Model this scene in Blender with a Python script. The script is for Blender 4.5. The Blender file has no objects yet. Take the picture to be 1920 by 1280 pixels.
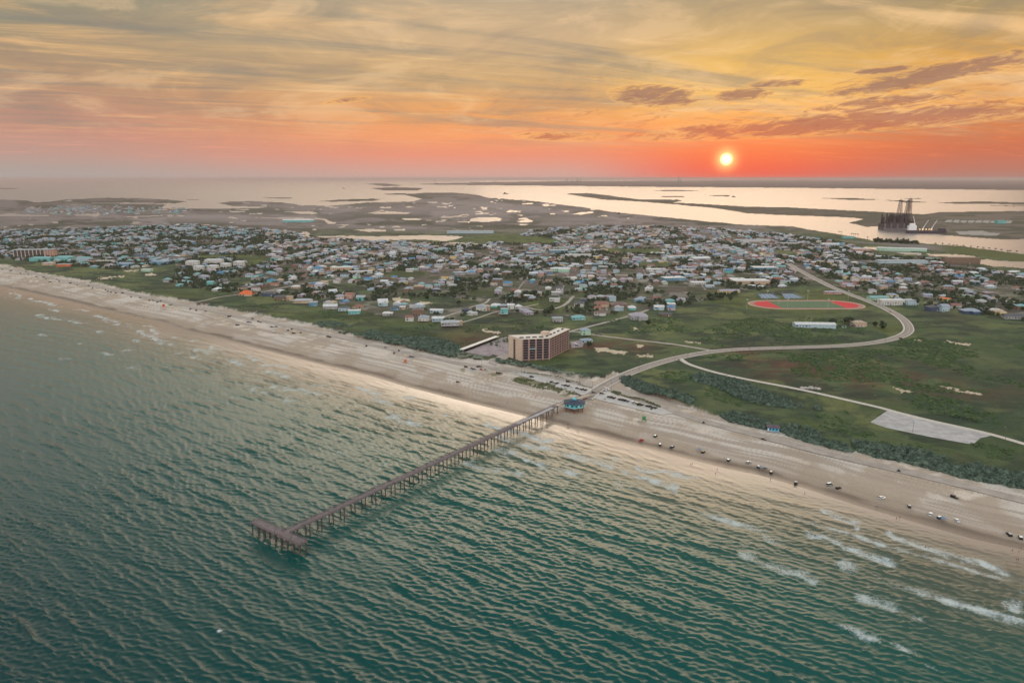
import bpy, math, random
import numpy as np
from mathutils import Vector, Matrix

# ---------------------------------------------------------------- camera
SC = bpy.context.scene
COL = SC.collection
CAM_H = 210.0
FPX = 1340.0                                  # focal length in photo pixels (photo 1920 wide)
PITCH = math.atan((640 - 334) / FPX)
SP, CP = math.sin(PITCH), math.cos(PITCH)
cd = bpy.data.cameras.new("camera")
cd.sensor_width = 36.0
cd.lens = 36.0 * FPX / 1920.0
cd.clip_start = 1.0
cd.clip_end = 400000.0
cam = bpy.data.objects.new("camera", cd)
cam.location = (0, 0, CAM_H)
cam.rotation_euler = (math.pi / 2 - PITCH, 0, 0)
COL.objects.link(cam)
SC.camera = cam

# ---------------------------------------------------------------- exposure
SC.view_settings.view_transform = 'Standard'
SC.view_settings.look = 'None'
SC.view_settings.exposure = 0.1
SC.view_settings.gamma = 1.0
SC.view_settings.use_curve_mapping = False
SC.cycles.max_bounces = 5
SC.cycles.diffuse_bounces = 2
SC.cycles.glossy_bounces = 3
SC.cycles.volume_bounces = 1
SC.cycles.use_denoising = True

# ---------------------------------------------------------------- node helper
def lin(c):
    c = [v / 255.0 for v in c[:3]]
    return tuple(v / 12.92 if v <= 0.04045 else ((v + 0.055) / 1.055) ** 2.4 for v in c)

class NT:
    """small wrapper: arithmetic on sockets becomes Math nodes"""
    def __init__(self, tree): self.t = tree; self.n = tree.nodes; self.l = tree.links
    def new(self, kind, **kw):
        nd = self.n.new(kind)
        for k, v in kw.items(): setattr(nd, k, v)
        return nd
    def put(self, sock, v):
        if isinstance(v, X): self.l.new(v.s, sock)
        elif hasattr(v, 'is_linked'): self.l.new(v, sock)
        else:
            if sock.type == 'RGBA' and not isinstance(v, (int, float)) and len(v) == 3: v = (*v, 1)
            sock.default_value = v
    def math(self, op, a, b=None, c=None, clamp=False):
        nd = self.new('ShaderNodeMath', operation=op); nd.use_clamp = clamp
        self.put(nd.inputs[0], a)
        if b is not None: self.put(nd.inputs[1], b)
        if c is not None: self.put(nd.inputs[2], c)
        return X(self, nd.outputs[0])
    def mix(self, f, a, b, blend='MIX'):
        nd = self.new('ShaderNodeMix', data_type='RGBA', blend_type=blend)
        self.put(nd.inputs['Factor'], f)
        self.put(nd.inputs[6], a); self.put(nd.inputs[7], b)
        return nd.outputs[2]
    def ramp(self, f, stops, interp='LINEAR'):
        nd = self.new('ShaderNodeValToRGB'); r = nd.color_ramp; r.interpolation = interp
        self.put(nd.inputs[0], f)
        while len(r.elements) < len(stops): r.elements.new(0.5)
        for e, (p, c) in zip(r.elements, stops):
            e.position = p; e.color = (*c, 1) if len(c) == 3 else c
        return nd.outputs[0]
    def ss(self, x, a, b):                    # smoothstep
        nd = self.new('ShaderNodeMapRange', interpolation_type='SMOOTHSTEP')
        self.put(nd.inputs[0], x); nd.inputs[1].default_value = a; nd.inputs[2].default_value = b
        return X(self, nd.outputs[0])
    def vec(self, x, y, z=0.0):
        nd = self.new('ShaderNodeCombineXYZ')
        for i, v in enumerate((x, y, z)): self.put(nd.inputs[i], v)
        return nd.outputs[0]
    def noise(self, v, scale=1.0, detail=4.0, rough=0.55, dist=0.0):
        nd = self.new('ShaderNodeTexNoise')
        self.put(nd.inputs['Vector'], v); self.put(nd.inputs['Scale'], scale)
        nd.inputs['Detail'].default_value = detail; nd.inputs['Roughness'].default_value = rough
        nd.inputs['Distortion'].default_value = dist
        return X(self, nd.outputs['Fac'])
    def sep(self, v):
        nd = self.new('ShaderNodeSeparateXYZ'); self.put(nd.inputs[0], v)
        return [X(self, o) for o in nd.outputs]

class X:
    def __init__(self, nt, s): self.nt = nt; self.s = s
    def __add__(self, o): return self.nt.math('ADD', self, o)
    __radd__ = __add__
    def __sub__(self, o): return self.nt.math('SUBTRACT', self, o)
    def __rsub__(self, o): return self.nt.math('SUBTRACT', o, self)
    def __mul__(self, o): return self.nt.math('MULTIPLY', self, o)
    __rmul__ = __mul__
    def __truediv__(self, o): return self.nt.math('DIVIDE', self, o)
    def clamp(self): return self.nt.math('ADD', self, 0.0, clamp=True)

# ---------------------------------------------------------------- sky
SUN_AZ, SUN_EL = math.radians(16.21), math.radians(1.38)   # to the right of the view axis (+Y), just above the far shore
SUN_DIR = Vector((math.sin(SUN_AZ) * math.cos(SUN_EL), math.cos(SUN_AZ) * math.cos(SUN_EL), math.sin(SUN_EL)))

def azel(x, y):
    """direction (azimuth, elevation in degrees) of a point of the photographed sky"""
    u = (x - 960) / FPX; v = (y - 640) / FPX
    d = Vector((u, CP - v * SP, -(SP + v * CP))).normalized()
    return math.degrees(math.atan2(d.x, d.y)), math.degrees(math.asin(d.z))

world = bpy.data.worlds.new("World")
SC.world = world
world.use_nodes = True
W = NT(world.node_tree)
W.n.clear()
tc = W.new('ShaderNodeTexCoord')
dx, dy, dz = W.sep(tc.outputs['Generated'])
AZ = W.math('ARCTAN2', dx, dy) * (180 / math.pi)
EL = W.math('ARCSINE', dz) * (180 / math.pi)
E0, E1 = -1.0, 64.0
ef = ((EL - E0) / (E1 - E0)).clamp()
def col_ramp(stops, high):
    # stops: (photo row, sRGB); elevation of that row on the view axis
    out = []
    for y, c in stops:
        el = azel(960, y)[1]
        out.append(((el - E0) / (E1 - E0), lin(c)))
    out = sorted(out)
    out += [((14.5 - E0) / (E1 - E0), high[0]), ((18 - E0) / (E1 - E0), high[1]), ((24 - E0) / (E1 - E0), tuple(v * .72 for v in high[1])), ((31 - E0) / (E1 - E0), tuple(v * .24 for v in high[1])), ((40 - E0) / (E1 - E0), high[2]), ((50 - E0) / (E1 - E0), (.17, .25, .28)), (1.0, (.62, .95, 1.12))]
    return W.ramp(ef, out)
HI_L = [(1.15, 1.1, .98), (1.3, 1.25, 1.15), (.10, .22, .25)]  # unseen sky above the view: bright low band added for sheen on the water
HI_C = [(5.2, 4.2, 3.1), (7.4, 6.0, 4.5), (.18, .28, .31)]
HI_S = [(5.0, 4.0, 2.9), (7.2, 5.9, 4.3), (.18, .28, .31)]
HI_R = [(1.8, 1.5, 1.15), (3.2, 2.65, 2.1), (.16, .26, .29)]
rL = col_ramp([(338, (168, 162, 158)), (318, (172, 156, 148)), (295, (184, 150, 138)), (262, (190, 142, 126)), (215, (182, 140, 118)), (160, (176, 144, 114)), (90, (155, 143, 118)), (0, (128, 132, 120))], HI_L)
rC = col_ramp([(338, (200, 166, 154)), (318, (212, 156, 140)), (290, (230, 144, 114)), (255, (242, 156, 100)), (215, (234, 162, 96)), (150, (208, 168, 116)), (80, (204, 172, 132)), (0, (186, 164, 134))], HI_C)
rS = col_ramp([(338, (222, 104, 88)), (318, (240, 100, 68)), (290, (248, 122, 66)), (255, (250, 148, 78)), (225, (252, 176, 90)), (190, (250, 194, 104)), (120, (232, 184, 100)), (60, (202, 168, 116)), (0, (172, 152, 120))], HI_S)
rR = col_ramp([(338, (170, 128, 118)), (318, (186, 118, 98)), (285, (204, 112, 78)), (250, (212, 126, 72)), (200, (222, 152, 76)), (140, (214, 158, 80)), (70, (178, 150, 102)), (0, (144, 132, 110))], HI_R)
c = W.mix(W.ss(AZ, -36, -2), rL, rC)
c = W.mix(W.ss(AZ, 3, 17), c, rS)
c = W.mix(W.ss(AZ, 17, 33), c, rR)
# unseen sky behind the camera, made bright to light walls that face it
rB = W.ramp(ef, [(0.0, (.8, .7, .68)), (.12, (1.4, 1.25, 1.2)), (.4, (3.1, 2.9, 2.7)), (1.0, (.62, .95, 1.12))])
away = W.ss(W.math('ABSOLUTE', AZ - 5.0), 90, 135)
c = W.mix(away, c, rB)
# plane of cirrus: project the direction onto a high flat layer so streaks converge at the horizon
inv = 1.0 / (W.math('MAXIMUM', dz, 0.0) + 0.045) if False else W.math('DIVIDE', 1.0, W.math('MAXIMUM', dz, 0.0) + 0.045)
px_, py_ = dx * inv, dy * inv
ca, sa = math.cos(math.radians(-24)), math.sin(math.radians(-24))
al = px_ * ca - py_ * sa                      # along the streaks
ac = px_ * sa + py_ * ca                      # across
n1 = W.noise(W.vec(al * 0.55, ac * 1.35, 0.3), 1.0, 10.0, 0.64, 1.3)
n1b = W.noise(W.vec(al * 0.2 + 4.0, ac * 0.45, 3.3), 1.0, 4.0, 0.6, 1.0)
n2 = W.noise(W.vec(al * 0.22, ac * 0.85, 5.1), 1.0, 8.0, 0.6, 1.2)
n3 = W.noise(W.vec(al * 1.1, ac * 2.6, 2.1), 1.0, 10.0, 0.66, 0.5)
hi = W.ss(EL, 1.5, 5.0)
gold = W.ss(n1 + (n1b - 0.5) * 0.6, 0.47, 0.70) * hi
c = W.mix(gold * 0.6, c, W.mix(W.ss(AZ, -30, 10), lin((236, 186, 126)), lin((250, 204, 146))))
dull = W.ss(n2, 0.44, 0.66) * hi
c = W.mix(dull * 0.68, c, W.mix(W.ss(AZ, -30, 15), lin((134, 132, 122)), lin((160, 146, 124))))
pink = W.ss(n3, 0.52, 0.72) * W.ss(EL, 5.5, 2.5) * W.ss(EL, 0.5, 2.0)
c = W.mix(pink * 0.40, c, W.mix(W.ss(AZ, -20, 10), lin((240, 160, 130)), lin((255, 150, 80))))
# soft mottled veils
n6 = W.noise(W.vec(AZ * 0.11, EL * 0.42 - AZ * 0.02, 9.1), 1.0, 9.0, 0.62, 0.6)
c = W.mix(W.ss(n6, 0.48, 0.66) * W.ss(EL, 1.5, 5) * W.ss(EL, 24, 14) * 0.30, c, (.24, .20, .17))
c = W.mix(W.ss(n6, 0.50, 0.34) * W.ss(EL, 1.5, 5) * W.ss(EL, 24, 14) * 0.30, c, lin((250, 208, 156)))
# purple cloud banks
banks = [((1748, 141), 150, 15, -.155, 1.0), ((1585, 174), 34, 7, -.05, .85), ((1225, 180), 75, 18, .05, .95),
         ((1390, 177), 52, 10, -.04, .95), ((1455, 157), 50, 7, -.02, .8), ((1655, 192), 120, 10, -.07, .85),
         ((1600, 228), 330, 17, -.055, 1.0), ((1330, 244), 70, 9, .02, .95), ((1060, 256), 90, 8, .02, .55), ((1860, 205), 90, 7, -.03, .7),
         ((1655, 132), 55, 5, -.04, .8), ((650, 188), 42, 5, -.12, .45)]
tot = None
for (bx, by), wx, wy, slope, amt in banks:
    a0, e0 = azel(bx, by)
    k = 1 / (FPX * math.pi / 180)
    u = (AZ - a0) / (wx * k * 1.15)
    v = ((EL - e0) + (AZ - a0) * slope) / (wy * k * 1.2)
    g = (1.0 - (u * u + v * v)).clamp() * amt
    tot = g if tot is None else W.math('MAXIMUM', tot, g)
n4 = W.noise(W.vec(AZ * 0.60, EL * 3.0 - AZ * 0.33, 7.7), 1.0, 10.0, 0.70, 0.7)
bank = W.ss(tot * 1.1 + (n4 - 0.5) * 3.6, 0.1, 1.0) * W.ss(tot, 0.0, 0.25)
edge = W.ss(tot * 0.8 + (n4 - 0.5) * 2.3, -0.1, 0.2) * W.ss(tot, 0.0, 0.1)
c = W.mix(edge * 0.35, c, lin((255, 190, 100)))
n5 = W.noise(W.vec(AZ * 0.5 + 3.3, EL * 3.0 - AZ * 0.3, 1.7), 1.0, 9.0, 0.66, 0.8)
wisp = W.ss(n5, 0.54, 0.68) * W.ss(EL, 2.0, 3.2) * W.ss(EL, 8.5, 6.0) * W.ss(AZ, -12, 6)
c = W.mix(wisp * 0.45, c, W.mix(W.ss(EL, 2.5, 6.5), lin((206, 104, 74)), lin((176, 124, 96))))
c = W.mix(bank * 0.74, c, W.mix(W.ss(EL, 2.5, 6.5), lin((182, 102, 82)), lin((140, 104, 98))))
# the sun itself, swollen by the low haze
sd = W.new('ShaderNodeVectorMath', operation='DOT_PRODUCT')
W.put(sd.inputs[0], tc.outputs['Generated']); sd.inputs[1].default_value = SUN_DIR
ang = W.math('ARCCOSINE', W.math('MINIMUM', X(W, sd.outputs['Value']), 0.9999999)) * (180 / math.pi)
glow = W.math('EXPONENT', ang * -0.55)
c = W.mix(glow * 0.34, c, lin((252, 108, 72)))
glow2 = W.math('EXPONENT', ang * -2.6)
c = W.mix(glow2 * 0.7, c, (1.15, .50, .14))
c = W.mix(W.math('EXPONENT', ang * ang * -2.6) * 0.8, c, (1.9, 1.05, .34))
disc = W.ss(ang, 0.52, 0.20)
c = W.mix(disc, c, (2.6, 2.1, .9))
# everything under the horizon: the far haze colour
hs = W.new('ShaderNodeHueSaturation'); hs.inputs['Saturation'].default_value = 0.98; W.put(hs.inputs['Color'], c); c = hs.outputs[0]
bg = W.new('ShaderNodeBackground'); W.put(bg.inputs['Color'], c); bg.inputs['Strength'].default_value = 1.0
sky = W.new('ShaderNodeTexSky', sky_type='NISHITA', sun_disc=False)
sky.sun_elevation = SUN_EL; sky.sun_rotation = SUN_AZ; sky.altitude = 200; sky.dust_density = 3.0
bg2 = W.new('ShaderNodeBackground'); W.put(bg2.inputs['Color'], W.mix(W.ss(EL, 14, 34), (0, 0, 0), sky.outputs[0])); bg2.inputs['Strength'].default_value = 0.1
add = W.new('ShaderNodeAddShader'); W.l.new(bg.outputs[0], add.inputs[0]); W.l.new(bg2.outputs[0], add.inputs[1])
wo = W.new('ShaderNodeOutputWorld'); W.l.new(add.outputs[0], wo.inputs[0])

sl = bpy.data.lights.new("sun", 'SUN'); sl.energy = 0.5; sl.angle = math.radians(38); sl.color = (1.0, 0.70, 0.46)
sun = bpy.data.objects.new("sun", sl)
sun.rotation_euler = SUN_DIR.to_track_quat('Z', 'Y').to_euler()
COL.objects.link(sun)

# ---------------------------------------------------------------- geometry helpers
def G(x, y, z=0.0):
    """ground point (world x, y) seen at photo pixel x, y when it lies at height z"""
    u = (x - 960) / FPX; v = (y - 640) / FPX
    t = (CAM_H - z) / (SP + v * CP)
    return t * u, t * (CP - v * SP)
def to_px(X_, Y_, Z_=0.0):
    h = CAM_H - Z_
    zc = Y_ * CP + h * SP
    v = (-Y_ * SP + h * CP) / zc
    return 960 + FPX * X_ / zc, 640 + FPX * v

def _hash(ix, iy, s):
    h = (ix.astype(np.int64) * 374761393 + iy.astype(np.int64) * 668265263 + s * 1442695041) & 0xffffffff
    h = ((h ^ (h >> 13)) * 1274126177) & 0xffffffff
    h = h ^ (h >> 16)
    return (h & 0xffff) / 65535.0
def vnoise(x, y, s=0):
    ix = np.floor(x); iy = np.floor(y); fx = x - ix; fy = y - iy
    fx = fx * fx * fx * (fx * (fx * 6 - 15) + 10); fy = fy * fy * fy * (fy * (fy * 6 - 15) + 10)
    ix = ix.astype(np.int64); iy = iy.astype(np.int64)
    a = _hash(ix, iy, s); b = _hash(ix + 1, iy, s); c_ = _hash(ix, iy + 1, s); d = _hash(ix + 1, iy + 1, s)
    return (a * (1 - fx) + b * fx) * (1 - fy) + (c_ * (1 - fx) + d * fx) * fy
def fbm(x, y, scale, octv=4, s=0, gain=0.55):
    x = np.asarray(x, float) / scale; y = np.asarray(y, float) / scale
    tot = 0; amp = 1; nrm = 0
    for o in range(octv):
        tot = tot + amp * vnoise(x * 2 ** o + 17.3 * o, y * 2 ** o - 9.1 * o, s + o); nrm += amp; amp *= gain
    return tot / nrm
def sst(x, a, b):
    t = np.clip((x - a) / (b - a), 0, 1); return t * t * (3 - 2 * t)
def inpoly(x, y, poly):
    x = np.asarray(x, float); y = np.asarray(y, float)
    P_ = np.array(poly, float); out = np.zeros(x.shape, bool)
    m = (x >= P_[:, 0].min()) & (x <= P_[:, 0].max()) & (y >= P_[:, 1].min()) & (y <= P_[:, 1].max())
    if not m.any(): return out
    xs, ys = x[m], y[m]; r = np.zeros(xs.shape, bool)
    for i in range(len(P_)):
        x1, y1 = P_[i - 1]; x2, y2 = P_[i]
        if y1 == y2: continue
        cnd = (y1 > ys) != (y2 > ys)
        r ^= cnd & (xs < (x2 - x1) * (ys - y1) / (y2 - y1) + x1)
    out[m] = r
    return out
def polydist(x, y, pts):
    """distance to a polyline in world metres, and its sign (positive on the right of its direction)"""
    x = np.asarray(x, float); y = np.asarray(y, float)
    best = np.full(x.shape, 1e18); sg = np.ones(x.shape)
    for (x1, y1), (x2, y2) in zip(pts[:-1], pts[1:]):
        ex, ey = x2 - x1, y2 - y1; L2 = ex * ex + ey * ey
        t = np.clip(((x - x1) * ex + (y - y1) * ey) / L2, 0, 1)
        d = (x - x1 - t * ex) ** 2 + (y - y1 - t * ey) ** 2
        cr = ex * (y - y1) - ey * (x - x1)
        m = d < best
        best = np.where(m, d, best); sg = np.where(m, np.where(cr < 0, 1.0, -1.0), sg)
    return np.sqrt(best) * sg

def big_mesh(name, co, faces, attrs=None, smooth=True):
    me = bpy.data.meshes.new(name)
    me.vertices.add(len(co)); me.vertices.foreach_set("co", np.ascontiguousarray(co, np.float32).ravel())
    nf = len(faces)
    k_ = faces.shape[1]
    me.loops.add(nf * k_); me.loops.foreach_set("vertex_index", np.ascontiguousarray(faces, np.int32).ravel())
    me.polygons.add(nf)
    me.polygons.foreach_set("loop_start", np.arange(0, nf * k_, k_, dtype=np.int32))
    me.polygons.foreach_set("loop_total", np.full(nf, k_, np.int32))
    me.polygons.foreach_set("use_smooth", np.full(nf, smooth, bool))
    me.update(calc_edges=True)
    for k, v in (attrs or {}).items():
        if v.ndim == 1:
            a = me.attributes.new(k, 'FLOAT', 'POINT'); a.data.foreach_set("value", v.astype(np.float32))
        else:
            a = me.attributes.new(k, 'FLOAT_COLOR', 'POINT')
            a.data.foreach_set("color", np.concatenate([v, np.ones((len(v), 1))], 1).astype(np.float32).ravel())
    ob = bpy.data.objects.new(name, me); COL.objects.link(ob)
    return ob
def compact(co, faces, attrs):
    used = np.zeros(len(co), bool); used[faces.ravel()] = True
    idx = np.cumsum(used) - 1
    return co[used], idx[faces], {k: v[used] for k, v in attrs.items()}

def prin(name, color=(.5, .5, .5), rough=0.8, metal=0.0, spec=0.5, vary=0.12, scale=0.6, bump=0.0, coord='Object'):
    m = bpy.data.materials.new(name); m.use_nodes = True
    T = NT(m.node_tree); b = T.n['Principled BSDF']
    t = T.new('ShaderNodeTexCoord')
    if vary > 0:
        n = T.noise(t.outputs[coord], scale, 5.0, 0.6)
        lo = tuple(v * (1 - vary) for v in color); hi_ = tuple(min(1, v * (1 + vary)) for v in color)
        T.put(b.inputs['Base Color'], T.mix(T.ss(n, .3, .7), lo, hi_))
        if bump > 0:
            bp = T.new('ShaderNodeBump'); bp.inputs['Distance'].default_value = bump
            T.put(bp.inputs['Height'], n); T.l.new(bp.outputs[0], b.inputs['Normal'])
    else: b.inputs['Base Color'].default_value = (*color, 1)
    b.inputs['Roughness'].default_value = rough; b.inputs['Metallic'].default_value = metal
    b.inputs['Specular IOR Level'].default_value = spec
    return m

def tag(o, label=None, cat=None, group=None, kind=None):
    if label: o['label'] = label
    if cat: o['category'] = cat
    if group: o['group'] = group
    if kind: o['kind'] = kind
    return o
# ---------------------------------------------------------------- coast line and ground cover maps (photo rows/columns laid on the ground)
SHORE_PX = [(-900, 452), (-500, 490), (-200, 515), (0, 537), (104, 560), (200, 583), (300, 605), (345, 621), (400, 633), (484, 655), (600, 684), (693, 706), (760, 726), (860, 752),
            (980, 781), (1060, 803), (1150, 828), (1213, 842), (1286, 861), (1360, 880), (1420, 892), (1500, 915), (1600, 948), (1700, 977),
            (1820, 1012), (1920, 1034), (2200, 1105), (2700, 1230)]
SHORE = [G(*p) for p in SHORE_PX]
def nshore(x, y): return polydist(x, y, SHORE)
VEG = [(-900, 425), (-300, 455), (0, 497), (100, 516), (167, 528), (250, 548), (312, 560), (354, 565), (380, 572), (484, 591), (590, 612), (693, 635), (740, 648), (800, 660), (860, 672),
       (905, 677), (925, 677), (945, 684), (1000, 690), (1060, 703), (1110, 712), (1135, 711), (1150, 700), (1163, 703), (1180, 721), (1240, 745), (1290, 763), (1360, 786),
       (1430, 804), (1520, 829), (1600, 848), (1700, 870), (1800, 894), (1860, 907), (1920, 921), (2200, 985), (2700, 1090)]
BEACH = VEG + SHORE_PX[::-1]
MAIN = [(-900, 374), (0, 374), (50, 376), (65, 380), (95, 378), (125, 374), (200, 371), (245, 371), (310, 374), (352, 378), (330, 381), (290, 381), (250, 380), (200, 380), (150, 380.5), (240, 382),
        (310, 383), (299, 391), (330, 392), (400, 391), (440, 391), (486, 390), (500, 388), (440, 386.5), (409, 381), (430, 378), (470, 377), (530, 380), (560, 384), (615, 386.5), (690, 379.5), (735, 379),
        (775, 378), (790, 373), (755, 364.5), (800, 361.5), (850, 361), (900, 366), (915, 371), (970, 374), (1010, 378), (1080, 387), (1120, 393), (1145, 397), (1235, 406), (1320, 415),
        (1400, 422), (1480, 424), (1500, 427), (1520, 431), (1600, 444), (1640, 452), (1720, 455.5), (1800, 462), (1920, 477), (2700, 560), (2700, 1230), (-900, 600)]
ISLES = [[(-400, 351), (0, 352.6), (40, 353.2), (20, 354.3), (-400, 354)], [(340, 374.2), (375, 374), (372, 375.4)], [(493, 370), (550, 371), (545, 372.3), (500, 371.5)],
         [(600, 377.5), (640, 374), (722, 372), (700, 376.5), (620, 378.5)], [(682, 344.6), (720, 343.8), (757, 348.2), (720, 349.2), (700, 346.5)], [(695, 353), (740, 351), (793, 353), (782, 357), (720, 357.2)],
         [(720, 363.5), (760, 362.5), (765, 364.5), (730, 365.5)],
         [(780, 345), (900, 342.4), (1000, 341), (1100, 339.8), (1300, 338.8), (1500, 338.2), (2700, 338.2), (2700, 360), (1920, 356.5), (1440, 352), (1300, 351), (1080, 349), (850, 346.8), (800, 346)],
         [(1060, 363), (1100, 362), (1130, 365), (1165, 370), (1200, 374), (1272, 374.5), (1278, 377), (1262, 380), (1300, 381.5), (1400, 387.5), (1480, 389), (1560, 393), (1680, 399), (1735, 402), (1760, 398),
          (1830, 397), (1920, 396), (2700, 392), (2700, 540), (1920, 448), (1900, 449), (1850, 447), (1770, 441), (1740, 436), (1660, 430), (1655, 424), (1625, 425), (1592, 418), (1618, 411), (1600, 408), (1480, 403.5),
          (1400, 400), (1372, 395), (1340, 390), (1262, 383), (1200, 378), (1130, 374), (1080, 367)],
         [(1213, 357), (1260, 356.3), (1320, 357.6), (1260, 358.8)], [(1240, 368), (1280, 367.6), (1282, 369.4), (1245, 369.4)], [(1322, 365.6), (1370, 366.2), (1366, 369), (1340, 367.4)],
         [(1530, 371), (1600, 371.6), (1652, 374.5), (1600, 375.5), (1560, 373.3)], [(1655, 375), (1700, 376.5), (1742, 379.5), (1700, 380)], [(1690, 372.5), (1722, 371.6), (1726, 373.4)],
         [(1758, 380), (1830, 377.6), (1920, 379.6), (2400, 380), (2400, 386), (1920, 384), (1850, 382), (1790, 382)], [(1850, 385), (1920, 385.6), (2000, 387), (1900, 387)]]
PONDS = [[(-300, 398), (0, 402), (20, 400), (45, 402), (95, 403.5), (92, 405.6), (0, 405.4), (-300, 402)], [(140, 401.8), (188, 401.6), (190, 404.6), (146, 404.8)], [(230, 406), (300, 403.5), (340, 401), (300, 405.2), (240, 407.6)],
         [(375, 421), (396, 421), (394, 423), (378, 423)], [(40, 392), (72, 390.6), (60, 393)], [(430, 396), (460, 396), (460, 398), (436, 398)], [(541, 397), (580, 396.4), (598, 399.6), (585, 401.6), (560, 401)],
         [(690, 398.6), (740, 396.8), (768, 399), (760, 401.2), (700, 400.6)], [(882, 410), (900, 407.4), (930, 407.4), (942, 410), (938, 414), (915, 416.5), (880, 415.6)], [(854, 415.6), (880, 415), (878, 417.4), (858, 417.4)],
         [(970, 409), (986, 408.6), (990, 411.6), (972, 411.8)], [(968, 415), (990, 411.8), (1002, 413.6), (1000, 416.6), (975, 417.4)], [(752, 410), (770, 408.6), (792, 410.4), (788, 413), (760, 412.4)], [(826, 406.4), (848, 406.6), (846, 408.6), (828, 408.4)],
         [(664, 431), (690, 429), (722, 430.6), (724, 434), (690, 434.8)], [(735, 430.6), (762, 428.8), (760, 432), (738, 433)],
         [(588, 442.6), (640, 442), (720, 443), (790, 441), (850, 442), (872, 444.6), (850, 450), (835, 452.6), (780, 449.6), (710, 451), (700, 452.4), (650, 446.5), (600, 445.6)],
         [(565, 435), (578, 434), (582, 437), (575, 443.4), (570, 441), (565, 438)], [(598, 410.5), (612, 410), (622, 416), (634, 417), (628, 420.4), (614, 420), (610, 414)], [(552, 443), (580, 442.4), (578, 445.6), (556, 445.4)],
         [(470, 408), (600, 409.2), (610, 410.6), (560, 411)], [(842, 454.6), (898, 456.6), (896, 458.6), (850, 457.6)], [(1070, 402), (1090, 398), (1112, 396.4), (1114, 399), (1090, 402.6)], [(1190, 424), (1220, 423.4), (1222, 426), (1196, 426)],
         [(976, 381), (1000, 380.6), (1002, 382.6), (980, 383)], [(800, 378.6), (822, 378.2), (820, 380), (802, 380)], [(1620, 462), (1660, 464), (1700, 471), (1728, 474.5), (1726, 478.5), (1700, 477), (1660, 471), (1622, 466)],
         [(1738, 476), (1780, 476.4), (1830, 479.6), (1832, 483.6), (1790, 483), (1742, 480)], [(1826, 487.6), (1850, 485.6), (1884, 489.6), (1960, 491), (2100, 500), (2100, 520), (1920, 503), (1862, 500), (1830, 494)],
         [(1460, 373), (1461, 373), (1461, 374)]]
TOWN = [(-900, 418), (0, 432), (120, 431), (250, 424), (360, 421), (520, 432), (600, 446), (700, 452), (880, 459), (940, 452), (1000, 432), (1100, 425), (1200, 424), (1330, 427), (1480, 440),
        (1580, 455), (1650, 480), (1760, 486), (1840, 505), (2300, 560), (2300, 640), (1920, 603), (1780, 580), (1690, 572), (1640, 552), (1540, 532), (1440, 540), (1380, 556), (1290, 572), (1200, 586), (1120, 596),
        (1040, 596), (985, 588), (940, 590), (880, 592), (862, 608), (780, 604), (700, 590), (660, 585), (560, 566), (440, 552), (330, 535), (250, 508), (140, 500), (50, 489), (-200, 470), (-900, 440)]
OPENS = [[(230, 506), (330, 494), (330, 520), (300, 532), (250, 520)], [(370, 478), (500, 480), (512, 490), (470, 500), (440, 484), (370, 486)], [(722, 512), (740, 508), (800, 512), (808, 518), (770, 524), (720, 519)],
         [(880, 548), (930, 545), (930, 556), (885, 560)], [(1130, 466), (1240, 468), (1250, 476), (1140, 474)], [(1190, 495), (1250, 492), (1265, 499), (1200, 503)], [(960, 440), (1030, 446), (1060, 456), (980, 458), (850, 450)],
         [(980, 572), (1040, 556), (1070, 560), (1050, 590)], [(600, 525), (690, 540), (700, 555), (640, 548)], [(700, 560), (830, 556), (900, 570), (840, 582), (760, 572)], [(430, 520), (480, 522), (470, 535), (420, 535)],
         [(1290, 548), (1350, 540), (1352, 552), (1300, 560)], [(1380, 545), (1520, 545), (1620, 560), (1615, 585), (1400, 585)], [(1690, 556), (1735, 560), (1735, 575), (1700, 572)],
         [(935, 503), (1000, 505), (975, 513), (940, 510)], [(1460, 470), (1500, 472), (1490, 482), (1455, 480)]]
SANDS = [[(1117, 657), (1128, 654), (1142, 658), (1160, 661), (1180, 664), (1170, 667), (1140, 664), (1118, 661)], [(1190, 669), (1215, 669), (1232, 672), (1200, 673)], [(1188, 619), (1200, 619.6), (1196, 622), (1189, 621.6)],
         [(1195, 650), (1206, 651), (1204, 655), (1197, 655)], [(1284, 642), (1300, 643), (1296, 646.6), (1286, 646)], [(1305, 643), (1318, 644), (1314, 647), (1306, 646.6)],
         [(1770, 640), (1790, 644), (1822, 646), (1815, 651), (1785, 650), (1772, 645)], [(1672, 733), (1700, 736), (1714, 740), (1690, 741)], [(1762, 726), (1795, 731), (1840, 742), (1830, 745), (1790, 735), (1764, 729)],
         [(902, 619), (920, 622), (940, 625), (935, 628), (906, 624)], [(1716, 639), (1732, 640), (1730, 642), (1718, 641)], [(1062, 618), (1063, 618), (1063, 619)], [(232, 508), (262, 508), (250, 511), (234, 511)], [(272, 515), (282, 514), (296, 516), (290, 519), (274, 518)],
         [(182, 524), (210, 519), (222, 520), (190, 526)], [(220, 519), (232, 518), (232, 521), (222, 521)], [(735, 561), (748, 560), (768, 564), (760, 568), (737, 566)], [(772, 570), (800, 566), (812, 570), (790, 574)],
         [(1230, 618.6), (1240, 618.4), (1238, 620), (1231, 620)]]
RUST = [((1170, 652), 70, 14), ((1500, 690), 110, 22), ((1650, 710), 150, 24), ((1830, 740), 110, 22), ((1400, 665), 60, 10), ((880, 640), 70, 12), ((1100, 655), 60, 12)]
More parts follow.
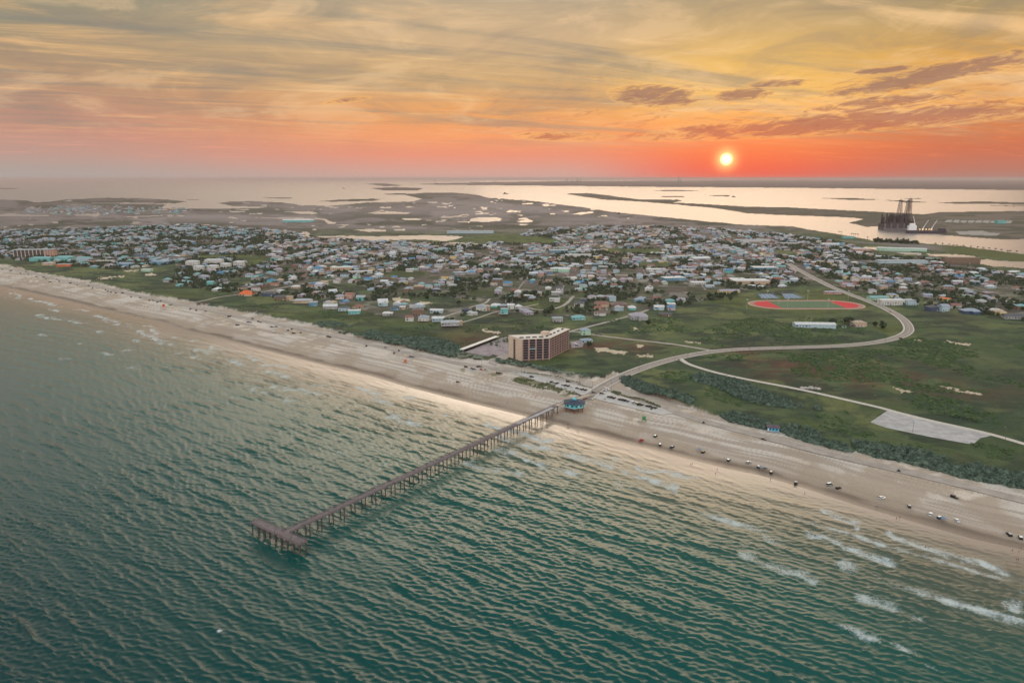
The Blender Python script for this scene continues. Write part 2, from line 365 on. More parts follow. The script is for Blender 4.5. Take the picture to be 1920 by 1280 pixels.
LUSH = [((1350, 750), 130, 10), ((1480, 800), 140, 12), ((1700, 850), 160, 14), ((1660, 770), 60, 8), ((1880, 840), 80, 18), ((1400, 612), 120, 12), ((1520, 590), 140, 10), ((750, 640), 100, 14), ((1000, 680), 90, 12), ((1700, 620), 40, 14),
        ((600, 600), 160, 14), ((330, 555), 120, 12), ((1580, 700), 60, 8), ((1620, 755), 50, 8), ((740, 612), 30, 6), ((905, 690), 60, 10), ((1850, 650), 90, 10), ((1360, 570), 60, 8)]

# roads: photo points laid on the ground, width in metres
ROADS = {
 'curved_road': ([(1100, 748), (1118, 733), (1150, 714), (1180, 700), (1215, 687), (1260, 674), (1310, 663.5), (1350, 658), (1400, 654.5), (1480, 652), (1560, 649.5), (1620, 645), (1660, 639), (1690, 630.5), (1704, 621), (1703, 610), (1692, 597), (1670, 583), (1640, 569), (1600, 554), (1560, 538), (1530, 523), (1500, 507), (1478, 494)], 9.0),
 'sandy_road': ([(1060, 622), (1085, 622), (1110, 627), (1180, 636), (1260, 645), (1340, 658)], 6.5),
 'park_road': ([(1275, 672), (1288, 681), (1310, 689), (1345, 699), (1400, 711), (1500, 730), (1580, 748), (1650, 764), (1700, 778), (1760, 792), (1850, 812), (1920, 832), (2100, 885)], 6.0),
 'diagonal_road': ([(1058, 625), (1078, 619), (1110, 611), (1160, 598), (1195, 588), (1215, 581)], 6.0),
 'lane_by_the_houses': ([(1075, 555), (1062, 569), (1042, 578), (1012, 581), (992, 577), (973, 573)], 6.0),
 'hillside_lane': ([(918, 560), (910, 568), (888, 574), (862, 584), (833, 594), (818, 600)], 5.0),
 'driveway_lane': ([(1010, 570), (975, 577), (929, 585), (896, 596), (867, 604)], 4.5),
 'shore_lane': ([(360, 568), (385, 563), (411, 557), (442, 553), (480, 550), (526, 540), (584, 530), (640, 522)], 6.0),
}
def smooth_path(pts, step=6.0):
    P_ = [Vector((p[0], p[1])) for p in pts]; P_ = [P_[0] * 2 - P_[1]] + P_ + [P_[-1] * 2 - P_[-2]]
    out = []
    for i in range(1, len(P_) - 2):
        p0, p1, p2, p3 = P_[i - 1:i + 3]
        k = max(2, int((p2 - p1).length / step))
        for j in range(k):
            t = j / k
            out.append(.5 * ((2 * p1) + (p2 - p0) * t + (2 * p0 - 5 * p1 + 4 * p2 - p3) * t * t + (3 * p1 - p0 - 3 * p2 + p3) * t ** 3))
    out.append(P_[-2]); return out
ROADG = {k: (smooth_path([G(*p, 2.0) for p in v[0]], 12.0), v[1]) for k, v in ROADS.items()}
def road_level(x, y):
    best = np.full(np.shape(x), 1e9)
    for pts, w in ROADG.values():
        a = np.array(pts)[::2 if len(pts) > 30 else 1]
        m = (x > a[:, 0].min() - 40) & (x < a[:, 0].max() + 40) & (y > a[:, 1].min() - 40) & (y < a[:, 1].max() + 40)
        if not m.any(): continue
        d = np.abs(polydist(x[m], y[m], [tuple(p) for p in a])) - w / 2
        best[m] = np.minimum(best[m], d)
    return sst(best, 22, 6)

def ground_z(x, y):
    x = np.asarray(x, float); y = np.asarray(y, float)
    n = nshore(x, y)
    z = np.where(n > 0, -0.03 * n, np.minimum(-n * 0.022, 1.7))
    inland = sst(-n, 85, 125)
    dist = np.hypot(x, y)
    nearf = 1 - sst(dist, 1300, 2200)
    hum = (fbm(x, y * 1.6, 55, 4, 31) - 0.5) * 8.0 + (fbm(x, y, 16, 3, 37) - 0.5) * 2.0
    ridge = np.exp(-((-n - 128) / 22.0) ** 2) * (0.6 + 2.2 * fbm(x, y, 30, 3, 41))
    z = z + inland * nearf * (hum * 0.75 + 0.8) * 0.9 + ridge * nearf * inland
    z = np.where(n > 0, z, np.maximum(z, 0))
    rl = road_level(x, y)
    return np.where(n < -30, z * (1 - rl) + 1.95 * rl, z)
def flat_zone(px, py):
    """places the builders levelled: lots, roads near the tower, the sports field"""
    return inpoly(px, py, [(1618, 790), (1660, 758), (1880, 806), (1880, 826), (1826, 845), (1640, 810)]) | inpoly(px, py, [(1385, 560), (1400, 535), (1540, 535), (1640, 560), (1640, 590), (1400, 590)]) | inpoly(px, py, [(850, 668), (890, 625), (1010, 600), (1130, 590), (1110, 660), (1030, 690), (930, 690)])

def make_land():
    ys = np.concatenate([[337.5, 337.8, 338.2, 338.7, 339.3], np.arange(340, 362, 0.7), np.arange(362, 470, 0.9), np.arange(470, 700, 1.15), np.arange(700, 1300, 1.8)])
    xs = np.concatenate([np.arange(-900, -60, 12), np.arange(-60, 1980, 1.5), np.arange(1980, 2700, 12)])
    PX, PY = np.meshgrid(xs, ys)
    gx, gy = G(PX, PY)
    n = nshore(gx, gy)
    keep = n < 45
    # break up the outlines a little: jitter the look-up coordinates with ground noise (in pixels, small)
    jx = (fbm(PX, PY, 14, 3, 3) - .5) * 9 * sst(PY, 340, 420) + (fbm(PX, PY, 9, 2, 8) - .5) * 5
    jy = (fbm(PX, PY * 2, 12, 3, 5) - .5) * (0.8 + 3.0 * sst(PY, 380, 560)) * np.where(PY < 349, 0.2, 1)
    qx, qy = PX + jx, PY + jy
    land = inpoly(qx, qy, MAIN)
    far = np.zeros(land.shape, bool)
    for p in ISLES:
        m = inpoly(qx, qy, p); land |= m; far |= m
    pond = np.zeros(land.shape, bool)
    for p in PONDS: pond |= inpoly(qx, qy, p)
    dist = np.hypot(gx, gy)
    # little pools on the marsh
    mf = fbm(PX * .35, PY * 2.2, 9, 4, 77)
    marsh = (PY < 432) & land & (n < -250)
    pond |= marsh & (mf > 0.735) & (PY > 372) & (PX < 1180)
    water = (~land) | pond
    z = ground_z(gx, gy)
    fz = flat_zone(PX, PY)
    z = np.where(fz, 1.95, z)
    z = np.where(n < -120, np.maximum(z, 1.2), z)
    z = np.where(water & (n < 0), -1.5, z)
    z = np.where((PY < 343) & land, 12 + 25 * fbm(PX, PY * 0, 40, 4, 6) , z)
    # ---- real surface colours
    N = lambda sc, o=4, s=0, ax=1.0, ay=1.0: fbm(gx * ax, gy * ay, sc, o, s)
    NP = lambda sx, sy, o=4, s=0: fbm(PX / sx, PY / sy, 1.0, o, s)
    def mix(a, b, t): return a * (1 - t[..., None]) + np.asarray(b) * t[..., None]
    c = np.zeros(PX.shape + (3,)) + (.078, .106, .048)
    c = mix(c, (.040, .064, .036), sst(N(60, 5, 11), .42, .62))
    c = mix(c, (.125, .140, .058), sst(N(35, 5, 12, 1, .7), .50, .68))
    c = mix(c, (.070, .056, .038), sst(N(110, 4, 13), .58, .74) * .6)
    c = mix(c, (.022, .036, .028), sst(N(26, 5, 14, .6, 1.2), .50, .62) * .8)
    c = mix(c, (.085, .098, .050), sst(N(17, 4, 18, .6, 1.2), .58, .72) * .6)
    for (bx, by), rx, ry in RUST:
        g = np.exp(-((PX - bx) / rx) ** 2 - ((PY - by) / ry) ** 2) * sst(N(22, 4, 15), .35, .6)
        c = mix(c, (.095, .048, .035), np.clip(g, 0, 1) * .85)
    for (bx, by), rx, ry in LUSH:
        g = np.exp(-((PX - bx) / rx) ** 2 - ((PY - by) / ry) ** 2) * sst(N(18, 4, 16), .30, .6)
        c = mix(c, (.060, .085, .028), np.clip(g, 0, 1) * .7)
    # darker blue-green grass at the far right
    c = mix(c, (.038, .066, .036), sst(PX, 1600, 1900) * sst(PY, 590, 640) * .5)
    for p in SANDS:
        m = inpoly(PX + (N(6, 3, 91) - .5) * 10, PY + (N(5, 3, 92) - .5) * 5, p)
        c[m] = (.50, .40, .30)
    # marsh and mud flats beyond the town
    ms = 1 - sst(PY, 424, 446)
    flat = NP(70, 7, 5, 21)
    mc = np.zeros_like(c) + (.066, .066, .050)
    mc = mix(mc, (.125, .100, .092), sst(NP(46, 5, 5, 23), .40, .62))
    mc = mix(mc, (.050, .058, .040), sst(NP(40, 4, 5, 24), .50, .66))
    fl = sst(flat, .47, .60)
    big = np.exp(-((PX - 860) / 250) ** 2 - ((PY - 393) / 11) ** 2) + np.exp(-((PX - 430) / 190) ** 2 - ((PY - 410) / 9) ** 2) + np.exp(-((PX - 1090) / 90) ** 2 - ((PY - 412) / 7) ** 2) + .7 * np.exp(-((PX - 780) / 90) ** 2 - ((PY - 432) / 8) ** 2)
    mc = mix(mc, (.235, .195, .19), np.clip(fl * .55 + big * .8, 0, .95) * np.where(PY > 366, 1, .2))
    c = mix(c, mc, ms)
    c = np.where((far & (PY < 360))[..., None], np.array([.050, .043, .040]), c)
    c = np.where((far & (PY >= 360))[..., None], mix(np.zeros_like(c) + (.095, .080, .062), (.060, .062, .042), sst(NP(40, 4, 4, 29), .45, .6)), c)
    ind = inpoly(PX, PY, [(1740, 405), (1920, 400), (2400, 400), (2400, 470), (1920, 446), (1770, 440)])
    c = np.where(ind[..., None], mix(np.zeros_like(c) + (.13, .105, .085), (.055, .062, .040), sst(NP(60, 3, 4, 33), .45, .6)), c)
    pads = np.zeros(land.shape, bool)
    for k in range(9): pads |= inpoly(PX, PY, [(1775 + k * 14, 413 + k * .2), (1786 + k * 14, 413 + k * .2), (1783 + k * 14, 418 + k * .2), (1771 + k * 14, 417 + k * .2)])
    pads |= inpoly(PX, PY, [(1790, 435), (1840, 433), (1860, 438), (1800, 441)]) | inpoly(PX, PY, [(1820, 436), (1876, 438), (1868, 443), (1815, 441)])
    c[pads] = (.30, .28, .26)
    # the town's gravel, yards and streets
    tw = inpoly(qx, qy, TOWN)
    tc_ = np.zeros_like(c) + (.135, .105, .098)
    tc_ = mix(tc_, (.060, .066, .040), sst(N(45, 5, 51), .43, .58))
    tc_ = mix(tc_, (.32, .27, .25), sst(N(30, 4, 52), .62, .72))
    tf = tw.astype(float) * (0.55 + .45 * sst(PY, 560, 500))
    for p in OPENS: tf = np.where(inpoly(qx, qy, p), 0.0, tf)
    c = mix(c, tc_, tf * .9)
    greens = np.zeros(land.shape, bool)
    for p in OPENS[1:8:1]: greens |= inpoly(qx, qy, p)
    c = np.where(greens[..., None], mix(np.zeros_like(c) + (.085, .11, .035), (.05, .065, .03), sst(N(30, 4, 55), .45, .6)), c)
    gr2 = inpoly(PX, PY, [(1340, 565), (1380, 556), (1420, 560), (1500, 553), (1600, 553), (1640, 575), (1560, 590), (1430, 585), (1350, 575)]) | inpoly(PX, PY, [(1500, 545), (1560, 545), (1590, 557), (1520, 557)]) | inpoly(PX, PY, [(1640, 617), (1690, 612), (1700, 622), (1660, 628)])
    c = np.where(gr2[..., None], mix(np.zeros_like(c) + (.085, .105, .035), (.055, .07, .03), sst(N(25, 4, 56), .45, .6)), c)
    chan = inpoly(qx, qy, [(1560, 452), (1720, 458), (1800, 464), (1920, 480), (2400, 530), (2400, 560), (1920, 492), (1780, 474), (1680, 462)])
    c = np.where(chan[..., None], mix(np.zeros_like(c) + (.16, .14, .13), (.075, .09, .03), sst(PX, 1740, 1790)), c)
    # sand
    bj = (N(7, 4, 61) - .5)
    beach = inpoly(PX + bj * 10, PY + bj * 8 + (N(20, 3, 62) - .5) * 6, BEACH)
    sc_ = np.zeros_like(c) + (.475, .42, .378)
    sc_ = mix(sc_, (.36, .29, .235), sst(N(28, 5, 63, 1, .6), .42, .62))
    sc_ = mix(sc_, (.52, .44, .38), sst(N(18, 5, 64), .54, .68) * sst(-n, 25, 60))
    al_ = (gx * .62 + gy * -.78)
    trk = fbm(al_ * .05, n * 1.0, 3.5, 4, 65)
    sc_ = mix(sc_, (.30, .245, .205), sst(trk, .48, .60) * .85)
    sc_ = mix(sc_, (.29, .225, .175), sst(-n, 46, 24) * .55)
    sc_ = mix(sc_, (.150, .112, .088), sst(-n + (N(30, 3, 66) - .5) * 14 + (trk - .5) * 6, 19, 10))
    vgd = np.zeros(PX.shape)
    # grassy patches on the upper beach by the pier
    for bx, by, rx, ry, a in [(1010, 718, 45, 8, .9), (1045, 733, 30, 7, .7), (985, 713, 30, 5, .9), (1062, 742, 22, 4, .6), (1190, 770, 45, 7, .4), (1205, 763, 18, 4, .9), (1160, 735, 10, 3, .9), (870, 697, 14, 5, .5), (930, 705, 20, 4, .6), (1100, 747, 30, 3, .6)]:
        vgd = np.maximum(vgd, np.exp(-((PX - bx) / rx) ** 2 - ((PY - by) / ry) ** 2) * a)
    sc_ = mix(sc_, (.12, .115, .055), sst(vgd + (N(9, 4, 67) - .5) * .9, .38, .62) * .8)
    sh = beach | (n > -3)
    c = np.where(sh[..., None], sc_, c)
    # swash: wet sand shining through thin water
    c = np.where((n > 0)[..., None], np.array([.27, .21, .175]) + 0 * c, c)
    wet = sst(-n, 16, 4)
    wet = np.where(n < -30, 0, wet)
    z = np.where(sh & (n <= 0), np.minimum(np.maximum(-n * 0.022, 0), 1.7) + (N(9, 3, 68) - .5) * .25 * sst(-n, 20, 60), z)
    co = np.stack([gx, gy, z], -1).reshape(-1, 3)
    R, Cn = PX.shape
    idx = np.arange(R * Cn).reshape(R, Cn)
    q = np.stack([idx[1:, :-1], idx[1:, 1:], idx[:-1, 1:], idx[:-1, :-1]], -1)
    kf = keep[1:, :-1] & keep[1:, 1:] & keep[:-1, 1:] & keep[:-1, :-1]
    bf = sh[1:, :-1] & sh[:-1, 1:]
    wf = water[1:, :-1] & water[1:, 1:] & water[:-1, 1:] & water[:-1, :-1] & (n[1:, :-1] < -60)
    at = {'tint': c.reshape(-1, 3), 'wet': wet.reshape(-1)}
    m = bpy.data.materials.new("ground_cover"); m.use_nodes = True
    T = NT(m.node_tree); b = T.n['Principled BSDF']
    a = T.new('ShaderNodeAttribute', attribute_name='tint'); w_ = T.new('ShaderNodeAttribute', attribute_name='wet')
    g = T.new('ShaderNodeNewGeometry')
    n1 = T.noise(g.outputs['Position'], 0.35, 6.0, 0.65); n2 = T.noise(g.outputs['Position'], 0.06, 5.0, 0.6)
    k = (n1 * 0.9 + n2 * 0.5) + 0.3
    vm = T.new('ShaderNodeVectorMath', operation='SCALE'); T.put(vm.inputs[0], a.outputs['Color']); T.put(vm.inputs[3], k)
    T.l.new(vm.outputs[0], b.inputs['Base Color'])
    T.put(b.inputs['Roughness'], 0.95 - X(T, w_.outputs['Fac']) * 0.55)
    b.inputs['Specular IOR Level'].default_value = 0.15
    bp = T.new('ShaderNodeBump'); bp.inputs['Distance'].default_value = 2.4; bp.inputs['Strength'].default_value = 0.9
    T.put(bp.inputs['Height'], T.noise(g.outputs['Position'], 0.25, 6.0, 0.7)); T.l.new(bp.outputs[0], b.inputs['Normal'])
    ms_ = bpy.data.materials.new("beach_sand"); ms_.use_nodes = True
    T = NT(ms_.node_tree); b = T.n['Principled BSDF']
    a = T.new('ShaderNodeAttribute', attribute_name='tint'); w_ = T.new('ShaderNodeAttribute', attribute_name='wet')
    g = T.new('ShaderNodeNewGeometry')
    n1 = T.noise(g.outputs['Position'], 0.5, 6.0, 0.6)
    vm = T.new('ShaderNodeVectorMath', operation='SCALE'); T.put(vm.inputs[0], a.outputs['Color']); T.put(vm.inputs[3], n1 * 0.4 + 0.8)
    T.l.new(vm.outputs[0], b.inputs['Base Color'])
    T.put(b.inputs['Roughness'], 0.92 - X(T, w_.outputs['Fac']) * 0.5)
    T.put(b.inputs['Specular IOR Level'], X(T, w_.outputs['Fac']) * 0.4 + 0.1)
    bp = T.new('ShaderNodeBump'); bp.inputs['Distance'].default_value = 0.25; bp.inputs['Strength'].default_value = 0.6
    T.put(bp.inputs['Height'], T.noise(g.outputs['Position'], 0.6, 5.0, 0.65)); T.l.new(bp.outputs[0], b.inputs['Normal'])
    for name, msk, mt in (('ground', kf & ~bf & ~wf, m), ('beach', kf & bf, ms_)):
        f = q[msk]
        ob = big_mesh(name, *compact(co, f, at)[:2], compact(co, f, at)[2])
        ob.data.materials.append(mt); tag(ob, kind='structure')
make_land()

# ---------------------------------------------------------------- water
def water_mat(name, sea):
    m = bpy.data.materials.new(name); m.use_nodes = True
    T = NT(m.node_tree); b = T.n['Principled BSDF']
    g = T.new('ShaderNodeNewGeometry'); pos = g.outputs['Position']
    gx, gy, gz = T.sep(pos)
    b.inputs['IOR'].default_value = 1.33; b.inputs['Specular IOR Level'].default_value = 0.28 if sea else 0.5
    if sea:
        at = T.new('ShaderNodeAttribute', attribute_name='shore'); n = X(T, at.outputs['Fac'])
        fo = T.new('ShaderNodeAttribute', attribute_name='foam'); f = X(T, fo.outputs['Fac'])
        big = T.noise(T.vec(gx * 0.006, gy * 0.006), 1.0, 4.0, 0.55)
        nn = n + (big - 0.5) * 90.0
        col = T.ramp((nn / 420.0).clamp(), [(0.0, (.26, .20, .165)), (.05, (.18, .15, .115)), (.14, (.070, .085, .060)), (.30, (.010, .068, .054)), (.55, (.0008, .056, .050)), (1.0, (.0002, .034, .036))])
        tex = T.noise(T.vec(gx * 0.8, gy * 0.8), 1.0, 7.0, 0.74, 0.8)
        lace = T.ss(tex + f * 0.5, 0.66, 1.06) * T.ss(f, 0.02, 0.35)
        col = T.mix(lace * 0.85, col, (.50, .54, .55))
        T.put(b.inputs['Base Color'], col)
        T.put(b.inputs['Roughness'], lace * 0.6 + 0.12)
        h = T.noise(T.vec(gx * 1.1, gy * 1.1), 1.0, 6.0, 0.68, 0.3)
        h2 = T.noise(T.vec(gx * 0.28 + 3.1, gy * 0.36), 1.0, 4.0, 0.55, 0.2)
        bp = T.new('ShaderNodeBump'); bp.inputs['Distance'].default_value = 0.14
        T.put(bp.inputs['Strength'], T.ss(n, -6, 50) * 0.75 + 0.15)
        T.put(bp.inputs['Height'], h + h2 * 1.4 + lace * 0.3); T.l.new(bp.outputs[0], b.inputs['Normal'])
    else:
        b.inputs['Base Color'].default_value = (.15, .13, .128, 1)
        b.inputs['Roughness'].default_value = 0.28
        h = T.noise(T.vec(gx * 0.12, gy * 0.12), 1.0, 6.0, 0.6)
        bp = T.new('ShaderNodeBump'); bp.inputs['Distance'].default_value = 2.0; bp.inputs['Strength'].default_value = 1.0
        T.put(bp.inputs['Height'], h); T.l.new(bp.outputs[0], b.inputs['Normal'])
    return m

def make_sea():
    ys = np.arange(440, 1360, 1.35)
    xs = np.concatenate([np.arange(-700, -60, 8), np.arange(-60, 1990, 1.35), np.arange(1990, 2700, 8)])
    PX, PY = np.meshgrid(xs, ys)
    gx, gy = G(PX, PY)
    n = nshore(gx, gy)
    keep = n > -6
    rng = np.random.RandomState(5)
    # swell runs towards the shore: local normal of the coast near the pier
    i = [k for k, p in enumerate(SHORE_PX) if p[0] == 1060][0]
    tx, ty = SHORE[i + 4][0] - SHORE[i - 3][0], SHORE[i + 4][1] - SHORE[i - 3][1]
    base = math.atan2(tx, -ty)                # direction of travel (landward normal), roughly
    z = np.zeros(PX.shape); dx_ = np.zeros(PX.shape); dy_ = np.zeros(PX.shape)
    fac = sst(n, 4, 55) * 0.75 + 0.25 * sst(n, -2, 10)
    dist = np.hypot(gx, gy)
    comps = []
    for _ in range(10): comps.append((rng.uniform(11, 23), rng.normal(0, .14), 1.15))
    for _ in range(30): comps.append((rng.uniform(5.5, 10), rng.normal(-.08, .26), 1.05))
    for _ in range(30): comps.append((rng.uniform(2.6, 5), rng.normal(.1, .5), 1.75))
    group = np.clip((fbm(gx, gy, 120, 4, 201) - .5) * 1.6 + 1.0, .55, 1.3)
    for L, a, w in comps:
        k = 2 * math.pi / L; ang = base + a
        kx, ky = k * math.cos(ang), k * math.sin(ang)
        A = 0.0040 * L ** 0.93 * w
        ph = kx * gx + ky * gy + rng.uniform(0, 6.28)
        fade = 1 - sst(dist, L * 120, L * 260)
        s_, c_ = np.sin(ph), np.cos(ph)
        z += A * fade * c_; dx_ -= A * fade * 0.9 * s_ * math.cos(ang); dy_ -= A * fade * 0.9 * s_ * math.sin(ang)
    amp = fac * group
    z = z + np.clip(z, 0, 2) ** 2 * 1.1; z *= amp; dx_ *= amp; dy_ *= amp
    # breaking crests: foam on the steeper, higher crests of the bars near the coast, and a lace edge along the swash
    al_ = gx * math.cos(base + math.pi / 2) + gy * math.sin(base + math.pi / 2)
    foam = np.zeros(PX.shape)
    for nb, wd, thr, amt, sd in [(30, 9, .46, 1.0, 1), (52, 10, .47, .95, 2), (78, 12, .52, .9, 3), (112, 12, .60, .85, 4), (165, 16, .72, .8, 5)]:
        wob = (fbm(al_, n * 0, 70, 3, 300 + sd) - .5) * 34 + (fbm(al_, n, 12, 3, 330 + sd) - .5) * 12
        d = (n - nb - wob)
        prof = np.where(d < 0, np.exp(-(d / wd) ** 2), np.exp(-(d / (wd * .3)) ** 2))
        pat = sst(fbm(al_, n * .5, 42, 3, 360 + sd), thr, thr + .10)
        foam = np.maximum(foam, prof * pat * amt)
    edge = np.exp(-((n - 15 - (fbm(al_, n * 0, 26, 4, 401) - .5) * 18) / 5.0) ** 2) * sst(fbm(al_, n * .3, 40, 3, 402), .36, .5) * sst(gx, 150, 330)
    foam = np.maximum(foam, edge * .8)
    def patch(x, y, rx, ry, a):
        cx, cy = G(x, y); ca_, sa_ = math.cos(base + math.pi / 2), math.sin(base + math.pi / 2)
        u = (gx - cx) * ca_ + (gy - cy) * sa_; v = -(gx - cx) * sa_ + (gy - cy) * ca_
        return a * np.exp(-(u / rx) ** 2 - (v / ry) ** 2)
    for p in [(1612, 1188, 10, 5, 1.15), (1690, 1215, 8, 3, .8), (1745, 1250, 4, 2, .7), (1370, 978, 26, 5, 1.1), (1200, 918, 16, 4, .7), (80, 628, 14, 6, 1.1), (200, 663, 16, 6, 1.1), (150, 644, 10, 5, .8), (250, 690, 24, 7, .7), (290, 630, 50, 7, .6), (360, 655, 30, 6, .6),
              (770, 793, 16, 5, 1.1), (640, 850, 8, 4, .7), (724, 868, 7, 3, .8), (558, 808, 6, 3, .7), (935, 848, 22, 3, .9), (412, 1183, 1.5, 1.5, 1.1), (1790, 1130, 34, 5, 1.1), (1500, 1065, 12, 3, .5), (1590, 1000, 40, 4, .8), (1800, 1062, 30, 4, .9), (1060, 870, 14, 3, .6), (440, 745, 30, 6, .5), (870, 940, 6, 3, .5), (480, 690, 60, 5, .5), (700, 775, 30, 5, .5), (1880, 1155, 25, 4, 1.0), (1650, 1020, 25, 4, .9)]:
        foam = np.maximum(foam, patch(*p))
    foam *= (0.25 + 1.2 * fbm(gx, gy, 6, 4, 421))
    zz = z - 0.0 + 0.05
    co = np.stack([gx + dx_, gy + dy_, zz], -1).reshape(-1, 3)
    R, Cn = PX.shape
    idx = np.arange(R * Cn).reshape(R, Cn)
    q = np.stack([idx[1:, :-1], idx[1:, 1:], idx[:-1, 1:], idx[:-1, :-1]], -1)
    kf = keep[1:, :-1] & keep[1:, 1:] & keep[:-1, 1:] & keep[:-1, :-1]
    at = {'shore': n.reshape(-1), 'foam': foam.reshape(-1)}
    co2, f2, at2 = compact(co, q[kf], at)
    ob = big_mesh('sea', co2, f2, at2)
    ob.data.materials.append(water_mat("sea_water", True)); tag(ob, kind='structure')
make_sea()

def make_bay():
    pts = [(-900, 337.5), (2700, 337.5), (2700, 600), (1920, 520), (1500, 500), (900, 480), (0, 430), (-900, 420)]
    me = bpy.data.meshes.new('bay_water')
    me.from_pydata([(*G(*p), 0.0) for p in pts], [], [tuple(range(len(pts)))])
    ob = bpy.data.objects.new('bay_water', me); COL.objects.link(ob)
    me.materials.append(water_mat("bay_water", False)); tag(ob, kind='structure')
make_bay()
# ---------------------------------------------------------------- small mesh builder
class MB:
    def __init__(self): self.v = []; self.f = []; self.m = []
    def add(self, vs, fs, mi=0):
        o = len(self.v); self.v += [tuple(p) for p in vs]
        for f in fs: self.f.append(tuple(i + o for i in f)); self.m.append(mi)
        return self
    def box(self, x0, x1, y0, y1, z0, z1, mi=0):
        vs = [(x, y, z) for z in (z0, z1) for x, y in ((x0, y0), (x1, y0), (x1, y1), (x0, y1))]
        return self.add(vs, [(3, 2, 1, 0), (4, 5, 6, 7), (0, 1, 5, 4), (1, 2, 6, 5), (2, 3, 7, 6), (3, 0, 4, 7)], mi)
    def prism(self, pts, z0, z1, mi=0, top=None):
        n = len(pts); t = top or pts
        a = sum(pts[i - 1][0] * pts[i][1] - pts[i][0] * pts[i - 1][1] for i in range(n))
        if a < 0: pts = pts[::-1]; t = t[::-1]
        vs = [(p[0], p[1], z0) for p in pts] + [(p[0], p[1], z1) for p in t]
        fs = [tuple(range(n))[::-1], tuple(range(n, 2 * n))] + [(i, (i + 1) % n, n + (i + 1) % n, n + i) for i in range(n)]
        return self.add(vs, fs, mi)
    def bar(self, a, b, r0, r1=None, sides=6, mi=0):
        a = Vector(a); b = Vector(b); d = (b - a).normalized(); r1 = r0 if r1 is None else r1
        u = d.orthogonal().normalized(); w = d.cross(u)
        vs = []
        for c_, r_ in ((a, r0), (b, r1)):
            for i in range(sides):
                t = 2 * math.pi * i / sides
                vs.append(c_ + u * math.cos(t) * r_ + w * math.sin(t) * r_)
        fs = [tuple(range(sides))[::-1], tuple(range(sides, 2 * sides))] + [(i, (i + 1) % sides, sides + (i + 1) % sides, sides + i) for i in range(sides)]
        return self.add(vs, fs, mi)
    def sheet(self, pts, mi=0): return self.add(pts, [tuple(range(len(pts)))], mi)
    def mesh(self, name, mats, smooth=False):
        me = bpy.data.meshes.new(name); me.from_pydata(self.v, [], self.f)
        for m in (mats if isinstance(mats, (list, tuple)) else [mats]): me.materials.append(m)
        me.polygons.foreach_set('material_index', self.m)
        if smooth: me.polygons.foreach_set('use_smooth', [True] * len(self.f))
        me.update(); return me
    def build(self, name, mats, parent=None, loc=None, smooth=False):
        return put(name, self.mesh(name, mats, smooth), parent, loc)
def put(name, me, parent=None, loc=None, rz=0.0, scale=None):
    o = bpy.data.objects.new(name, me); COL.objects.link(o)
    if parent: o.parent = parent
    if loc is not None: o.location = loc
    if rz: o.rotation_euler = (0, 0, rz)
    if scale: o.scale = scale
    return o
def thing(name, loc, rz, label, cat, group=None, scale=None):
    o = put(name, None, None, loc, rz, scale); o.empty_display_size = 1
    return tag(o, label, cat, group)
def gz1(x, y):
    n = float(nshore(np.array([x]), np.array([y]))[0])
    px, py = to_px(x, y, 2.0)
    if inpoly(np.array([px]), np.array([py]), BEACH)[0]: return float(min(max(-n * .022, 0), 1.7))
    if flat_zone(np.array([px]), np.array([py]))[0]: return 1.95
    return float(max(ground_z(np.array([x]), np.array([y]))[0], 1.2 if n < -120 else 0))
def at(px, py):
    """world point of the ground seen at a photo pixel"""
    x, y = G(px, py, 1.8)
    z = gz1(x, y)
    x, y = G(px, py, z)
    return Vector((x, y, z))
ORD = "first second third fourth fifth sixth seventh eighth ninth tenth eleventh twelfth thirteenth fourteenth fifteenth sixteenth seventeenth eighteenth nineteenth twentieth".split()
def ordinal(i):
    if i < 20: return ORD[i]
    tens = ["twenty", "thirty", "forty", "fifty", "sixty", "seventy"]
    t, u = divmod(i + 1, 10)
    if u == 0: return ["", "", "", "thirtieth", "fortieth", "fiftieth", "sixtieth"][t]
    return tens[t - 2] + "-" + ORD[u - 1]

# ---------------------------------------------------------------- materials
M = {}
M['asphalt'] = prin('asphalt', (.235, .200, .195), .9, vary=.18, scale=.3)
M['concrete'] = prin('concrete', (.46, .41, .37), .9, vary=.12, scale=.4)
M['packed_sand'] = prin('packed_sand', (.305, .262, .235), .95, vary=.16, scale=.12)
M['gravel'] = prin('gravel_paving', (.34, .325, .325), .95, vary=.18, scale=.15)
M['lot'] = prin('parking_paving', (.40, .37, .36), .9, vary=.12, scale=.15)
M['mauve_lot'] = prin('old_asphalt', (.250, .200, .215), .9, vary=.2, scale=.12)
M['yellow_paint'] = prin('yellow_paint', (.55, .42, .10), .8, vary=.1)
M['white_paint'] = prin('white_paint', (.75, .75, .72), .7, vary=.06)
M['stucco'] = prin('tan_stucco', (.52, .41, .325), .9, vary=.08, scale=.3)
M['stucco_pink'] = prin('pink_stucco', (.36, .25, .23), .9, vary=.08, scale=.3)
M['roof_white'] = prin('white_roof_membrane', (.60, .53, .47), .85, vary=.1, scale=.2)
M['glass'] = prin('dark_glass', (.010, .011, .020), .35, spec=.25, vary=.3, scale=.6)
M['rail'] = prin('balcony_rail', (.075, .065, .085), .7, vary=.1)
M['dark'] = prin('dark_machinery', (.05, .05, .055), .7, vary=.2)
M['metal'] = prin('galvanised_metal', (.42, .43, .45), .5, .3, vary=.1)
M['wood'] = prin('weathered_wood', (.115, .090, .096), .9, vary=.22, scale=.5)
M['deck'] = prin('pier_deck_boards', (.150, .118, .125), .9, vary=.2, scale=.35)
M['deck_pale'] = prin('pale_deck_boards', (.36, .345, .36), .9, vary=.12, scale=.35)
M['pile'] = prin('wet_pile_concrete', (.085, .068, .060), .85, vary=.35, scale=.4)
